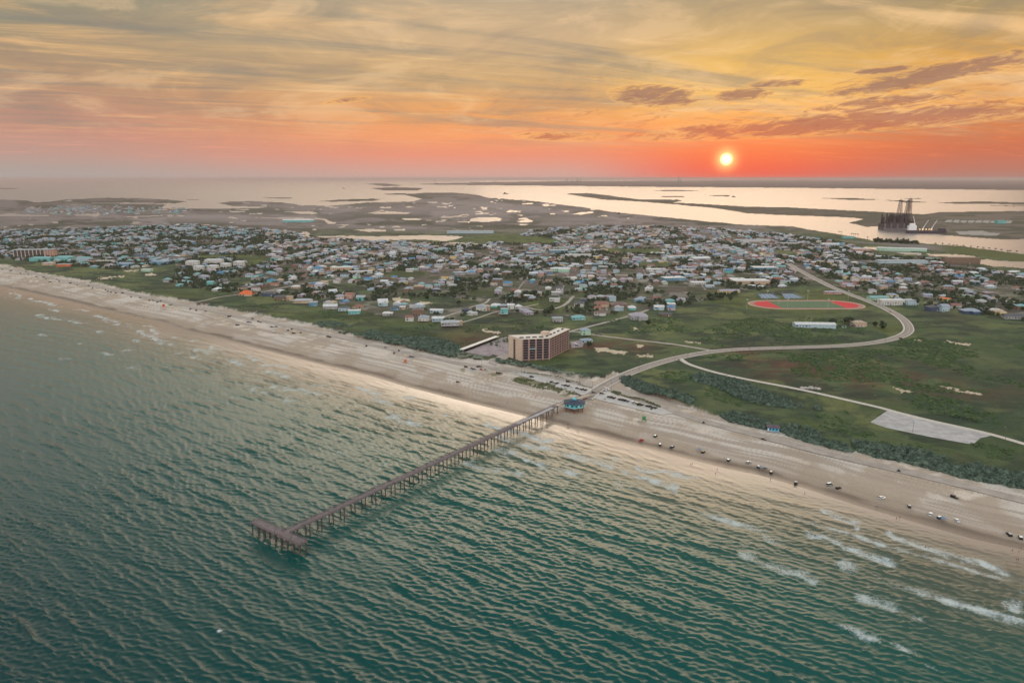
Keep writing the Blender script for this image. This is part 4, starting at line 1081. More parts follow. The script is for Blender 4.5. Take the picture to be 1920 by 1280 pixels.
for i, (x, y) in enumerate(left_cars):
    p = at(x, y); kd = rc.choice(['suv', 'suv', 'pickup', 'car']); pc = rc.choice(['black', 'black', 'dark', 'blue_car', 'silver' if i > 48 else 'black', 'black']); 
    if i == 30: pc = 'red'
    place_car(p, shore_ang(p.x, p.y) + rc.uniform(-.9, .9), kd, pc, '%s %s, %s vehicle from the left along the far beach' % (COLN[pc], CN[kd], ordinal(i)), 'vehicles along the beach left of the tower')

# ---------------------------------------------------------------- people
def skin_person(pose):
    """one continuous body from a skinned skeleton, feet at the origin, facing +x"""
    import bmesh
    v = []; e = []; r_ = []
    def V(x, y, z, r, par=None):
        v.append((x, y, z)); r_.append(r)
        if par is not None: e.append((par, len(v) - 1))
        return len(v) - 1
    pel = V(0, 0, .95, .145); wst = V(0, 0, 1.12, .125, pel); ch = V(.01, 0, 1.36, .150, wst); nk = V(.0, 0, 1.50, .058, ch); hd = V(.02, 0, 1.62, .088, nk); V(.03, 0, 1.72, .075, hd)
    V(.11, 0, 1.62, .018, hd)
    for s in (-1, 1):
        st = .26 * s if pose == 'walk' else (.03 * s)
        hp = V(0, .09 * s, .90, .095, pel); kn = V(st * .5 + .03, .10 * s, .50, .06, hp); an = V(st, .10 * s, .09, .042, kn); V(st + .15, .11 * s, .04, .038, an)
        sh = V(.0, .19 * s, 1.43, .058, ch)
        if pose == 'lean': el = V(.16, .25 * s, 1.20, .042, sh); wr = V(.42, .20 * s, 1.16, .030, el)
        elif pose == 'walk': el = V(-.10 * s, .26 * s, 1.16, .042, sh); wr = V(-.02 * s + .08, .26 * s, .93, .030, el)
        else: el = V(-.03, .26 * s, 1.15, .042, sh); wr = V(.10, .25 * s, .92, .030, el)
        wx, wy, wz = v[wr]; dn = Vector(v[wr]) - Vector(v[el]); dn.normalize(); sd = Vector((0, 1, 0)) if pose != 'x' else Vector((0, 1, 0)); fr = dn.cross(sd).normalized()
        pm = Vector(v[wr]) + dn * .07; pv = V(*pm, .036, wr)
        for k, ln in enumerate((.085, .095, .090, .070)):
            q = pm + dn * .03 + fr * ((k - 1.5) * .020); a1 = V(*q, .011, pv); q2 = q + dn * ln * .55; a2 = V(*q2, .010, a1); q3 = q2 + dn * ln * .35 - sd * s * .015; V(*q3, .009, a2)
        q = Vector(v[wr]) + dn * .03 + fr * .045; a1 = V(*q, .012, wr); q2 = q + dn * .04 + fr * .02; V(*q2, .010, a1)
    me = bpy.data.meshes.new('person'); me.from_pydata(v, e, [])
    ob = bpy.data.objects.new('person', me); COL.objects.link(ob)
    bpy.context.view_layer.objects.active = ob
    md = ob.modifiers.new('skin', 'SKIN')
    if not me.skin_vertices: me.attributes.new('skin', 'FLOAT', 'POINT')
    for i, sv in enumerate(me.skin_vertices[0].data): sv.radius = (r_[i], r_[i]); sv.use_root = (i == 0)
    ob.modifiers.new('sub', 'SUBSURF').levels = 1; md.use_smooth_shade = True
    dg = bpy.context.evaluated_depsgraph_get()
    out = bpy.data.meshes.new_from_object(ob.evaluated_get(dg))
    bpy.data.objects.remove(ob)
    return out
def person_mesh(pose, shirt, shorts):
    global _PM
    k = (pose, shirt, shorts)
    if k in _PM: return _PM[k]
    if pose not in _PB:
        try: _PB[pose] = skin_person(pose)
        except Exception as ex:
            mb = MB()
            for s in (-1, 1):
                mb.bar((0, .1 * s, .9), (.02, .1 * s, .08), .09, .05); mb.bar((0, .2 * s, 1.42), (.05, .26 * s, .9), .05, .03)
            mb.bar((0, 0, .88), (0, 0, 1.46), .15, .17); mb.bar((0, 0, 1.46), (0, 0, 1.78), .09, .08)
            _PB[pose] = mb.mesh('person', M['black'])
            print('person fallback', ex)
    me = _PB[pose].copy(); me.materials.clear()
    for m in ('skin', shirt, shorts, 'hair', 'rubber'): me.materials.append(M[m])
    vz = me.vertices
    for p in me.polygons:
        c_ = p.center
        if c_.z > 1.66 or (c_.z > 1.56 and c_.x < .0): mi = 3
        elif c_.z > 1.50: mi = 0
        elif c_.z > 1.00 and abs(c_.y) < .30 and not (abs(c_.y) > .22 and c_.z < 1.2): mi = 1
        elif .55 < c_.z <= 1.02 and abs(c_.y) < .2: mi = 2
        elif c_.z < .07: mi = 4
        else: mi = 0
        p.material_index = mi; p.use_smooth = True
    _PM[k] = me; return me
_PM = {}; _PB = {}
M['skin'] = prin('skin', (.38, .22, .15), .6, vary=.05); M['hair'] = prin('dark_hair', (.03, .02, .015), .7, vary=.1)
for nm_, cc in (('shirt_white', (.7, .7, .7)), ('shirt_red', (.45, .04, .04)), ('shirt_blue', (.03, .07, .30)), ('shirt_black', (.02, .02, .02)), ('shirt_orange', (.5, .16, .05)), ('shorts_dark', (.03, .03, .05)), ('shorts_tan', (.30, .22, .14))):
    M[nm_] = prin(nm_, cc, .85, vary=.05)
SN = {'shirt_white': 'white shirt', 'shirt_red': 'red shirt', 'shirt_blue': 'blue shirt', 'shirt_black': 'black shirt', 'shirt_orange': 'orange shirt'}
def person(p, rz, pose, shirt, label, group=None, shorts='shorts_dark'):
    o = put('person', person_mesh(pose, shirt, shorts), None, p, rz); tag(o, label, 'person', group); return o
pier_ppl = [(515, 997, 'shirt_black'), (525, 1004, 'shirt_red'), (546, 1007, 'shirt_black'), (542, 1012, 'shirt_blue'), (565, 1016, 'shirt_blue'), (530, 994, 'shirt_black'), (535, 993, 'shirt_black'), (565, 984, 'shirt_black'), (568, 983, 'shirt_blue'), (571, 972, 'shirt_black'), (574, 971, 'shirt_black'), (581, 967.5, 'shirt_black'), (584, 966.5, 'shirt_red'), (609, 960, 'shirt_black'),
            (628.5, 947, 'shirt_black'), (686, 920, 'shirt_blue'), (695, 916, 'shirt_black'), (698, 914, 'shirt_black'), (725, 902, 'shirt_red'), (744, 894, 'shirt_black'), (763, 885, 'shirt_black'), (783, 876, 'shirt_black'), (786, 874.5, 'shirt_blue'), (847, 846, 'shirt_black'), (893, 827, 'shirt_black'), (907, 820, 'shirt_black'), (935, 807, 'shirt_black'), (954, 799, 'shirt_blue'), (1010, 773, 'shirt_black')]
for i, (x, y, sh_) in enumerate(pier_ppl):
    s, w = pier_s(x, y)
    if s < 2.5: s = min(max(s, -3.4), 1.8); 
    else: w = 2.0 if w > -.3 else -2.0
    p = on_pier(s, w, PZ + .01)
    person(p, PIER_ANG + (math.pi / 2 if w > 0 else -math.pi / 2), 'lean' if i % 3 else 'stand', sh_, 'person in %s on the pier deck, %s figure counting from its sea end' % (SN[sh_], ordinal(i)), 'people on the fishing pier', 'shorts_tan' if i % 4 == 0 else 'shorts_dark')
beach_ppl = [(950, 757, 'shirt_black', 'person in black shirt on wet sand left of pier, left of pair'), (952, 757.5, 'shirt_blue', 'person in blue shirt on wet sand left of pier, right of pair'), (831.5, 739, 'shirt_black', 'lone person in black shirt on wet sand far left of pier'),
             (982, 779, 'shirt_black', 'person in black shirt wading in the swash just left of pier'), (760.5, 725.5, 'shirt_black', 'person in black shirt, left of three wading together'), (763, 726.5, 'shirt_orange', 'person in orange shirt, middle of three wading together'), (766, 726.5, 'shirt_blue', 'person in blue shirt, right of three wading together'),
             (1082, 810, 'shirt_red', 'person in red shirt wading right of pier, left of pair'), (1085, 811, 'shirt_black', 'person in black shirt wading right of pier, right of pair'), (1295, 872, 'shirt_red', 'person in red shirt wading below the blue canopy'), (1298, 870, 'shirt_orange', 'person in orange shirt wading below the blue canopy'),
             (1344.6, 881, 'shirt_black', 'person in black shirt at the swash edge left of silver suv'), (1341.7, 889, 'shirt_blue', 'person in blue shirt standing deeper in the swash left of silver suv'), (1358, 860.5, 'shirt_red', 'person in red shirt standing beside black suv with white roof'),
             (1444.6, 900, 'shirt_black', 'person in black shirt on wet sand below two canopies'), (1508.8, 925, 'shirt_blue', 'person in blue shirt on wet sand right of lone pickup'), (1642.5, 952, 'shirt_black', 'person in black shirt below white suv, left of pair'), (1646.5, 952.5, 'shirt_blue', 'person in blue shirt below white suv, right of pair'),
             (1681, 973, 'shirt_black', 'person in black shirt at dark wet sand, taller of two'), (1687, 971, 'shirt_red', 'person in red shirt at dark wet sand beside another'), (1735, 1027, 'shirt_black', 'lone person in black shirt where foam meets wet sand'), (1898, 1033, 'shirt_blue', 'person in blue shirt in the swash at the right edge'), (1910, 1035, 'shirt_black', 'person in black shirt in the swash at the right edge'),
             (1906, 1050, 'shirt_red', 'person in red shirt wading deepest near the right edge'), (1909, 1051, 'shirt_black', 'person in black shirt wading deepest near the right edge'), (1914, 1028, 'shirt_orange', 'person in orange shirt below the rightmost suv'), (270, 579, 'shirt_black', 'lone person on the sand left of the orange tower'), (742.5, 703.5, 'shirt_black', 'lone person on brown sand right of the far left surf bend'), (315, 595, 'shirt_black', 'lone person on wet sand below the orange tower'), (113.5, 567, 'shirt_black', 'lone person at the surf far down the left beach'),
             (1115, 756, 'shirt_white', 'person in white shirt right of the pavilion'), (1124, 753, 'shirt_red', 'person in red shirt right of the pavilion'), (1129, 757, 'shirt_blue', 'person in blue shirt right of the pavilion'), (1119, 760, 'shirt_black', 'person in black shirt right of the pavilion')]
for i, (x, y, sh_, lb) in enumerate(beach_ppl):
    p = at(x, y); n = float(nshore(np.array([p.x]), np.array([p.y]))[0])
    if n > 0: p.z = -.2 if n < 25 else -.35
    person(p, rc.uniform(0, 6.28), 'walk' if i % 2 else 'stand', sh_, lb, None, 'shorts_tan' if i % 3 == 0 else 'shorts_dark')

# ---------------------------------------------------------------- beach furniture
def canopy(px, py, label, col='grey_cloth', s=3.2):
    p = at(px, py); t = thing('beach_canopy', p, rc.uniform(0, 1.5), label, 'canopy')
    h = s / 2
    for a in (-1, 1):
        for b_ in (-1, 1): MB().bar((a * h, b_ * h, 0), (a * h, b_ * h, 2.2), .06, sides=4).build('leg', M['metal'], t)
    MB().prism([(-h - .1, -h - .1), (h + .1, -h - .1), (h + .1, h + .1), (-h - .1, h + .1)], 2.2, 3.0, top=[(-.15, -.15), (.15, -.15), (.15, .15), (-.15, .15)]).build('cloth_roof', M[col], t)
canopy(1311, 846.5, 'blue-grey beach canopy pitched left of a black suv'); canopy(1426.5, 880.5, 'small grey canopy pitched seaward of two black suvs', s=2.8)
canopy(1434, 883, 'low dark grey canopy between two black suvs', 'dark', 2.8); canopy(513, 624, 'long grey canopy pitched on the far left beach', 'metal', 4.5); canopy(1769, 977, 'dark canopy pitched below the blue and white suv', 'grey_cloth', 2.8)
def umbrella(px, py, label, col):
    p = at(px, py); t = thing('beach_umbrella', p, 0, label, 'umbrella')
    MB().bar((0, 0, 0), (0, 0, 2.1), .04, sides=5).build('pole', M['metal'], t)
    a = [(1.3 * math.cos(i * math.pi / 4), 1.3 * math.sin(i * math.pi / 4)) for i in range(8)]
    MB().prism(a, 1.75, 2.25, top=[(x * .05, y * .05) for x, y in a]).build('canopy', M[col], t)
umbrella(1004.6, 745.5, 'red beach umbrella on pale sand left of the pier', 'red'); umbrella(1065, 799, 'dark umbrella at the water right beside the pier', 'dark'); umbrella(332, 577, 'red umbrella beside the green truck on the left beach', 'red')
def guard_tower(px, py, label, col, s=1.0):
    p = at(px, py); t = thing('lifeguard_tower', p, -.4, label, 'lifeguard tower', None)
    for a in (-1, 1):
        for b_ in (-1, 1): MB().bar((a * 1.5 * s, b_ * 1.3 * s, 0), (a * 1.15 * s, b_ * 1.05 * s, 2.0 * s), .12, sides=6).build('leg', M[col], t)
    MB().box(-1.6 * s, 1.9 * s, -1.5 * s, 1.5 * s, 2.0 * s, 2.2 * s).build('platform', M[col], t)
    c_ = MB().box(-1.1 * s, 1.0 * s, -1.1 * s, 1.1 * s, 2.202 * s, 4.2 * s).build('cabin', M[col], t)
    MB().box(1.0 * s, 1.04 * s, -.7 * s, .7 * s, 3.1 * s, 3.9 * s).build('window', M['glass'], c_)
    MB().prism([(-1.5 * s, -1.5 * s), (1.5 * s, -1.5 * s), (1.5 * s, 1.5 * s), (-1.5 * s, 1.5 * s)], 4.202 * s, 4.9 * s, top=[(-.2, -.2), (.2, -.2), (.2, .2), (-.2, .2)]).build('roof', M[col], t)
    MB().add([(-1.6 * s, -.5, 2.1 * s), (-5.0 * s, -.5, 0), (-5.0 * s, .5, 0), (-1.6 * s, .5, 2.1 * s), (-1.6 * s, -.5, 2.2 * s), (-5.0 * s, -.5, .1), (-5.0 * s, .5, .1), (-1.6 * s, .5, 2.2 * s)], [(0, 1, 2, 3), (7, 6, 5, 4), (0, 4, 5, 1), (1, 5, 6, 2), (2, 6, 7, 3), (3, 7, 4, 0)]).build('ramp', M[col], t)
guard_tower(760, 681, 'orange lifeguard tower with ramp on sand left of the pier', 'orange', 1.0); guard_tower(307, 577, 'orange lifeguard tower with ramp far down the left beach', 'orange', 1.3)
guard_tower(1207.5, 791, 'green lifeguard tower with ramp on sand right of the pier', 'green_paint', 1.15)
def green_truck():
    p = at(320, 572); place_car(p, .4, 'pickup', 'green_paint', 'green pickup truck beside the orange tower on the left beach', None)
COLN['green_paint'] = 'green'; green_truck()

def bollards():
    me = MB().bar((0, 0, -.2), (0, 0, .95), .13, .12, sides=7).bar((0, 0, .95), (0, 0, 1.0), .10, .05, sides=7).mesh('bollard', prin('pale_post', (.22, .18, .15), .9, vary=.2))
    L1 = [(-60, 497), (60, 518), (160, 537), (243, 552), (300, 565), (386, 584), (422, 597), (463, 605), (515, 616), (555, 624), (588, 633), (651, 645), (692, 654), (734, 663), (776, 671), (840, 684)]
    L2 = [(1393.5, 821), (1430, 828.5), (1469, 837), (1513, 848), (1557, 860), (1600, 868.6), (1637, 878), (1657, 885), (1690, 892), (1722, 899.6), (1783, 914), (1844, 928), (1917, 944), (1960, 955)]
    for L_, step, lab, grp in ((L1, 6.2, 'short wooden post in the dotted line along the left beach', 'wooden posts dotting the left beach'), (L2, 2.6, 'short wooden post in the dotted line beside the sand road', 'wooden posts beside the sand road on the right')):
        P_ = smooth_path([G(*p, 1.6) for p in L_], 3.0); acc = 0; n = 0
        for a, b_ in zip(P_[:-1], P_[1:]):
            acc += (b_ - a).length
            if acc >= step and n < 140:
                acc = 0; n += 1
                o = put('bollard', me, None, (b_.x, b_.y, 1.6)); tag(o, lab, 'post', grp)
bollards()

def street_lamp(px, py, label, h=10.0, grp='street lamps along the beach and curved road'):
    p = at(px, py)
    t = thing('street_lamp', p, rc.uniform(0, 3), label, 'street lamp', grp)
    MB().bar((0, 0, 0), (0, 0, h), .14, .08, sides=6).build('pole', M['wood'], t)
    a = MB().bar((0, 0, h - .1), (1.8, 0, h + .3), .06, .05, sides=5).build('arm', M['wood'], t)
    MB().box(1.5, 2.3, -.18, .18, h + .25, h + .42).build('lamp_head', M['metal'], a)
for x, y, lb in [(903.5, 687, 'street lamp beside the car cluster below the tower'), (977.5, 701, 'street lamp at the left end of the pier parking lot'), (1087, 719, 'tall street lamp behind the row of cars left of pier'), (1110.5, 733, 'street lamp at the landward end of the pier ramp'),
                 (1146, 732, 'street lamp on the grassy island at the junction'), (1198, 694, 'street lamp on the curved road above the blue-green shrubs'), (1265, 678, 'street lamp left of where park road forks off'), (1289.6, 670, 'street lamp just right of the park road fork'), (1331, 663.5, 'street lamp at the end of the sandy road'),
                 (1371, 659.5, 'street lamp on the curved road, first right of sandy road'), (1404.6, 658, 'street lamp on the curved road, second right of sandy road'), (1643, 761, 'street lamp at the entrance of the gravel lot'), (1530, 741, 'street lamp halfway along the park road'), (1884.6, 824, 'street lamp on the park road right of gravel lot'), (1711, 811, 'street lamp on the seaward side of the gravel lot'),
                 (1142, 603, 'utility pole beside the diagonal side road'), (1085, 619, 'utility pole behind the right end of the tower'), (1470, 655, 'street lamp on the curved road left of the bend'), (1660, 641, 'street lamp just before the bend of the road')]:
    street_lamp(x, y, lb)

# ---------------------------------------------------------------- the rig, its tender and other boats
def make_rig():
    p = Vector(G(1684, 432, 0)); t = thing('oil_rig', (p.x, p.y, 0), -.06, 'dark oil rig with three tall lattice derricks moored at the channel bank', 'oil rig')
    m = prin('rig_steel', (.045, .036, .042), .8, vary=.35, scale=.05); m2 = prin('rig_steel_pale', (.12, .11, .12), .8, vary=.3, scale=.05)
    MB().box(-56, 50, 0, 60, -2, 9).build('pontoon', m2, t)
    MB().box(-56, 50, 1, 60, 9.01, 24).box(-40, 40, 4, 55, 24, 31).box(-30, -8, 8, 40, 31, 40).box(10, 42, 10, 45, 31, 37).build('deck_house', m, t)
    for i in range(5): MB().box(-56.4 + i * 25.3, -51 + i * 25.3, .4, 1.6, 2, 28).build('column', m2, t)
    def derrick(x, y, z, h, b0, b1):
        mb = MB(); n = 9
        for i in range(n):
            t0, t1 = i / n, (i + 1) / n; w0 = b0 + (b1 - b0) * t0; w1 = b0 + (b1 - b0) * t1; z0, z1 = z + h * t0, z + h * t1
            c0 = [(x - w0, y - w0), (x + w0, y - w0), (x + w0, y + w0), (x - w0, y + w0)]; c1 = [(x - w1, y - w1), (x + w1, y - w1), (x + w1, y + w1), (x - w1, y + w1)]
            for k in range(4):
                mb.bar((*c0[k], z0), (*c1[k], z1), (.75), sides=4); mb.bar((*c0[k], z0), (*c1[(k + 1) % 4], z1), .3, sides=4); mb.bar((*c0[(k + 1) % 4], z0), (*c1[k], z1), .3, sides=4); mb.bar((*c1[k], z1), (*c1[(k + 1) % 4], z1), .45, sides=4)
        mb.box(x - b1 - 1, x + b1 + 1, y - b1 - 1, y + b1 + 1, z + h, z + h + 3); mb.box(x - b0 * .8, x + b0 * .8, y - b0 * .8, y + b0 * .8, z, z + h * .16); mb.bar((x, y, z + h + 3), (x, y, z + h + 12), .8, .3)
        mb.build('derrick', m, t)
    derrick(7, 22, 31, 88, 10, 4); derrick(36, 18, 31, 86, 10, 4.5); derrick(54, 40, 24, 100, 9, 4)
    for x, y, h, r_ in ((-48, 8, 46, 1.6), (-30, 14, 40, 1.3), (-15, 10, 44, 1.2), (62, 20, 50, 1.4), (70, 12, 38, 1.2)):
        MB().bar((x, y, 9), (x, y, h), r_, r_ * .6).bar((x, y, h - 4), (x + 14, y - 5, h + 8), .9, .4).build('crane', m, t)
    MB().prism([(60 + 14 * math.cos(i * math.pi / 4), 30 + 14 * math.sin(i * math.pi / 4)) for i in range(8)], 36, 38).box(52, 68, 22, 38, 9, 36).build('helideck', m, t)
    rb = random.Random(3); mb = MB()
    for i in range(70):
        x, y = rb.uniform(-52, 48), rb.uniform(2, 50); h = rb.uniform(3, 14); w = rb.uniform(1.5, 5); mb.box(x, x + w, y, y + w, 24.02 + i * .001, 34 + h * 2.4 + i * .01)
    mb.build('deck_machinery', m, t)
    p = Vector(G(1735, 437.5, 0)); s = thing('supply_ship', (p.x, p.y, 0), -.10, 'dark-hulled supply ship with white bridge and white booms beside the rig', 'ship')
    hull = prin('ship_hull', (.035, .030, .045), .6, vary=.2)
    MB().prism([(-70, -10), (60, -10), (78, 0), (60, 10), (-70, 10)], -2, 12).box(48, 70, -8, 8, 12.01, 20).build('hull', hull, s)
    MB().box(-66, -38, -8, 8, 12.01, 30).box(-60, -44, -7, 7, 30, 38).build('bridge', M['white'], s)
    for x in (-10, 22): 
        MB().bar((x, 0, 12), (x, 0, 24), 2, sides=6).bar((x, 0, 22), (x + 16, 0, 52), 1.2, .6, sides=5).build('boom', M['white'], s)
    MB().bar((-40, 0, 28), (-52, 0, 66), 1.4, .7, sides=5).build('boom', M['white'], s)
    lm = bpy.data.materials.new('deck_lamp'); lm.use_nodes = True; b_ = lm.node_tree.nodes['Principled BSDF']; b_.inputs['Emission Color'].default_value = (1, .55, .2, 1); b_.inputs['Emission Strength'].default_value = 4.0
    for x in (-26, -17, -3, 8, 15): MB().bar((x, -9.2, 12), (x, -9.2, 16), .2).box(x - .8, x + .8, -10, -8.4, 16, 17.6).build('deck_lamp', lm, s)
make_rig()
def boat(px, py, L_, label):
    p = Vector(G(px, py, 0)); t = thing('boat', (p.x, p.y, 0), .15, label, 'boat')
    w = L_ * .15
    MB().prism([(-L_ / 2, -w), (L_ * .3, -w), (L_ / 2, 0), (L_ * .3, w), (-L_ / 2, w)], -1, L_ * .10).build('hull', M['dark'], t)
    MB().box(-L_ * .3, 0, -w * .6, w * .6, L_ * .101, L_ * .28).build('cabin', M['dark'], t)
boat(948, 363.8, 75, 'dark barge-like boat alone in the bright open bay'); boat(645, 353.8, 60, 'tiny dark boat far out on the left bay'); boat(1376, 369.5, 50, 'tiny dark boat beyond the narrow spit under the sun'); boat(1162, 402, 40, 'small boat in the channel near the marsh point')
def far_crane():
    p = Vector(G(817, 346, 0)); t = thing('harbour_crane', (p.x, p.y, 0), 0, 'faint harbour crane on the far shore tip left of centre', 'crane')
    MB().box(-90, 90, -30, 30, 0, 25).build('base', M['dark'], t); MB().bar((10, 0, 20), (-40, 0, 190), 7, 4).build('boom', M['dark'], t)
far_crane()
for i, (x, w, h) in enumerate([(1060, 60, 130), (1064, 40, 190), (1072, 90, 110), (1082, 40, 260), (1088, 60, 160), (1272, 40, 260), (1276, 70, 150)]):
    p = Vector(G(x, 342.0, 0)); t = thing('refinery_tower', (p.x, p.y, 0), 0, '%s faint refinery tower from the left on the hazy far shore' % ordinal(i), 'tower', 'refinery towers on the far shore')
    MB().bar((0, 0, 0), (0, 0, h), w * .45, w * .3, sides=8).build('shaft', M['dark'], t)
    MB().box(-w, w, -w, w, 0, h * .35).build('base', M['dark'], t)
# ---------------------------------------------------------------- town: houses and larger buildings
WC = {'white': (.48, .48, .47), 'pale blue': (.34, .45, .52), 'turquoise': (.13, .40, .40), 'tan': (.44, .33, .24), 'yellow': (.58, .47, .22), 'salmon': (.42, .26, .21), 'grey': (.30, .30, .31), 'brown': (.17, .115, .085), 'dark blue': (.045, .075, .14), 'mint': (.34, .52, .42), 'blue': (.12, .25, .36), 'orange': (.55, .13, .04), 'lavender': (.34, .30, .37)}
RC = {'white': (.52, .52, .53), 'light grey': (.34, .35, .37), 'blue-grey': (.25, .29, .35), 'dark grey': (.085, .085, .095), 'brown': (.15, .10, .085), 'red': (.26, .10, .08), 'teal': (.17, .33, .34), 'tan': (.38, .29, .22), 'lavender grey': (.31, .28, .33), 'blue': (.06, .20, .36), 'orange': (.60, .12, .035), 'reddish brown': (.22, .10, .08)}
WM = {k: prin(k.replace(' ', '_') + '_siding', v, .85, vary=.08, scale=.5) for k, v in WC.items()}
RM = {k: prin(k.replace(' ', '_') + '_roofing', v, .8, vary=.14, scale=.35) for k, v in RC.items()}
M['hglass'] = prin('window_glass', (.03, .035, .045), .25, vary=.2)
M['trim'] = prin('white_trim', (.6, .6, .58), .8, vary=.05)
def roof_geo(shape, L, W_, z, pitch, o=.55):
    """vertices and faces of a roof over an L x W_ box whose walls end at z"""
    a, b = L / 2 + o, W_ / 2 + o; h = b * pitch; t = .22
    if shape == 'flat':
        return [(-a, -b, z), (a, -b, z), (a, b, z), (-a, b, z), (-a, -b, z + .35), (a, -b, z + .35), (a, b, z + .35), (-a, b, z + .35)], [(3, 2, 1, 0), (4, 5, 6, 7), (0, 1, 5, 4), (1, 2, 6, 5), (2, 3, 7, 6), (3, 0, 4, 7)]
    e = a if shape == 'gabled' else max(a - b, .3)
    vs = [(-a, -b, z), (a, -b, z), (a, b, z), (-a, b, z), (-a, -b, z + t), (a, -b, z + t), (a, b, z + t), (-a, b, z + t), (-e, 0, z + t + h), (e, 0, z + t + h)]
    fs = [(3, 2, 1, 0), (0, 1, 5, 4), (1, 2, 6, 5), (2, 3, 7, 6), (3, 0, 4, 7), (4, 5, 9, 8), (6, 7, 8, 9), (5, 6, 9), (7, 4, 8)]
    return vs, fs
WIN = MB().box(-.65, .65, -.06, .06, -.7, .7).mesh('window', M['hglass'])
WINT = MB().box(-1.3, 1.3, -.06, .06, -.8, .8).mesh('window', M['hglass'])
DOOR = MB().box(-.5, .5, -.06, .06, 0, 2.1).mesh('door', M['trim'])
def house(p, rz, L, W_, hw, shape, wall, roof, label, group=None, stilts=0.0, pitch=.42, wing=False, nwin=3, floors=1, deck=False, cat='house', name='house'):
    t = thing(name, p, rz, label, cat, group)
    zb = stilts if stilts else -1.2
    w = MB().box(-L / 2, L / 2, -W_ / 2, W_ / 2, zb, stilts + hw)
    if shape == 'gabled':
        b = W_ / 2 - .05; w.add([(-L / 2 + .02, -b, stilts + hw + .0), (-L / 2 + .02, b, stilts + hw), (-L / 2 + .02, 0, stilts + hw + b * pitch)], [(0, 2, 1)]); w.add([(L / 2 - .02, -b, stilts + hw), (L / 2 - .02, b, stilts + hw), (L / 2 - .02, 0, stilts + hw + b * pitch)], [(0, 1, 2)])
    if wing:
        w.box(-L * .1, L * .42, -W_ / 2 - W_ * .45, -W_ / 2 - .01, zb + .01, stilts + hw - .02)
    w.build('wall', WM[wall], t)
    z = stilts + hw + .01
    vs, fs = roof_geo(shape, L, W_, z, pitch)
    r_ = MB().add(vs, fs)
    if wing:
        v2, f2 = roof_geo(shape if shape != 'flat' else 'flat', W_ * .95, L * .52, z - .02, pitch)
        v2 = [(y_ + L * .16, -x_ - W_ * .42, zz) for x_, y_, zz in v2]
        r_.add(v2, f2)
    rf = r_.build('roof', RM[roof], t)
    if stilts:
        for sx in (-1, 0, 1):
            for sy in (-1, 1): MB().bar((sx * (L / 2 - .4), sy * (W_ / 2 - .4), -1.0), (sx * (L / 2 - .4), sy * (W_ / 2 - .4), stilts - .01), .18, sides=5).build('stilt', M['wood'], t)
    fh = hw / floors
    cnt = 0
    for side in (-1, 1):
        for fl in range(floors):
            zc = stilts + fl * fh + fh * .55
            k = max(1, int(L / 4.2))
            for i in range(k):
                if cnt >= nwin * (2 if side > 0 else 1): break
                x = -L / 2 + (i + .5) * L / k
                put('window', WINT if (i + fl) % 3 == 0 else WIN, t, (x, side * (W_ / 2 + .03), zc)); cnt += 1
    if nwin > 2:
        for fl in range(floors): put('window', WIN, t, (-L / 2 - .03, 0, stilts + fl * fh + fh * .55), math.pi / 2); 
        put('door', DOOR, t, (L * .2 + .9, -(W_ / 2 + .04) if not wing else W_ / 2 + .04, stilts + .1))
    if deck:
        d = MB().box(-L / 2, L / 2, -W_ / 2 - 2.4, -W_ / 2 - .02, max(stilts, .4) - .2, max(stilts, .4)).build('deck', M['deck_pale'], t)
        mb = MB().box(-L / 2, L / 2, -W_ / 2 - 2.4, -W_ / 2 - 2.3, max(stilts, .4) + .9, max(stilts, .4) + 1.0)
        for i in range(7): mb.box(-L / 2 + i * (L - .1) / 6, -L / 2 + i * (L - .1) / 6 + .1, -W_ / 2 - 2.4, -W_ / 2 - 2.3, max(stilts, .4) + .002, max(stilts, .4) + .898)
        mb.build('railing', M['trim'], d)
    return t
HOUSES = []                                    # x, y of everything built, to keep the random ones clear
def H_(px, py, L, W_, hw, shape, wall, roof, label, ang=None, **k):
    p = at(px, py); a = math.atan2(TD.y, TD.x) if ang is None else ang
    HOUSES.append((p.x, p.y, max(L, W_) * .75)); return house(p, a, L, W_, hw, shape, wall, roof, label, **k)
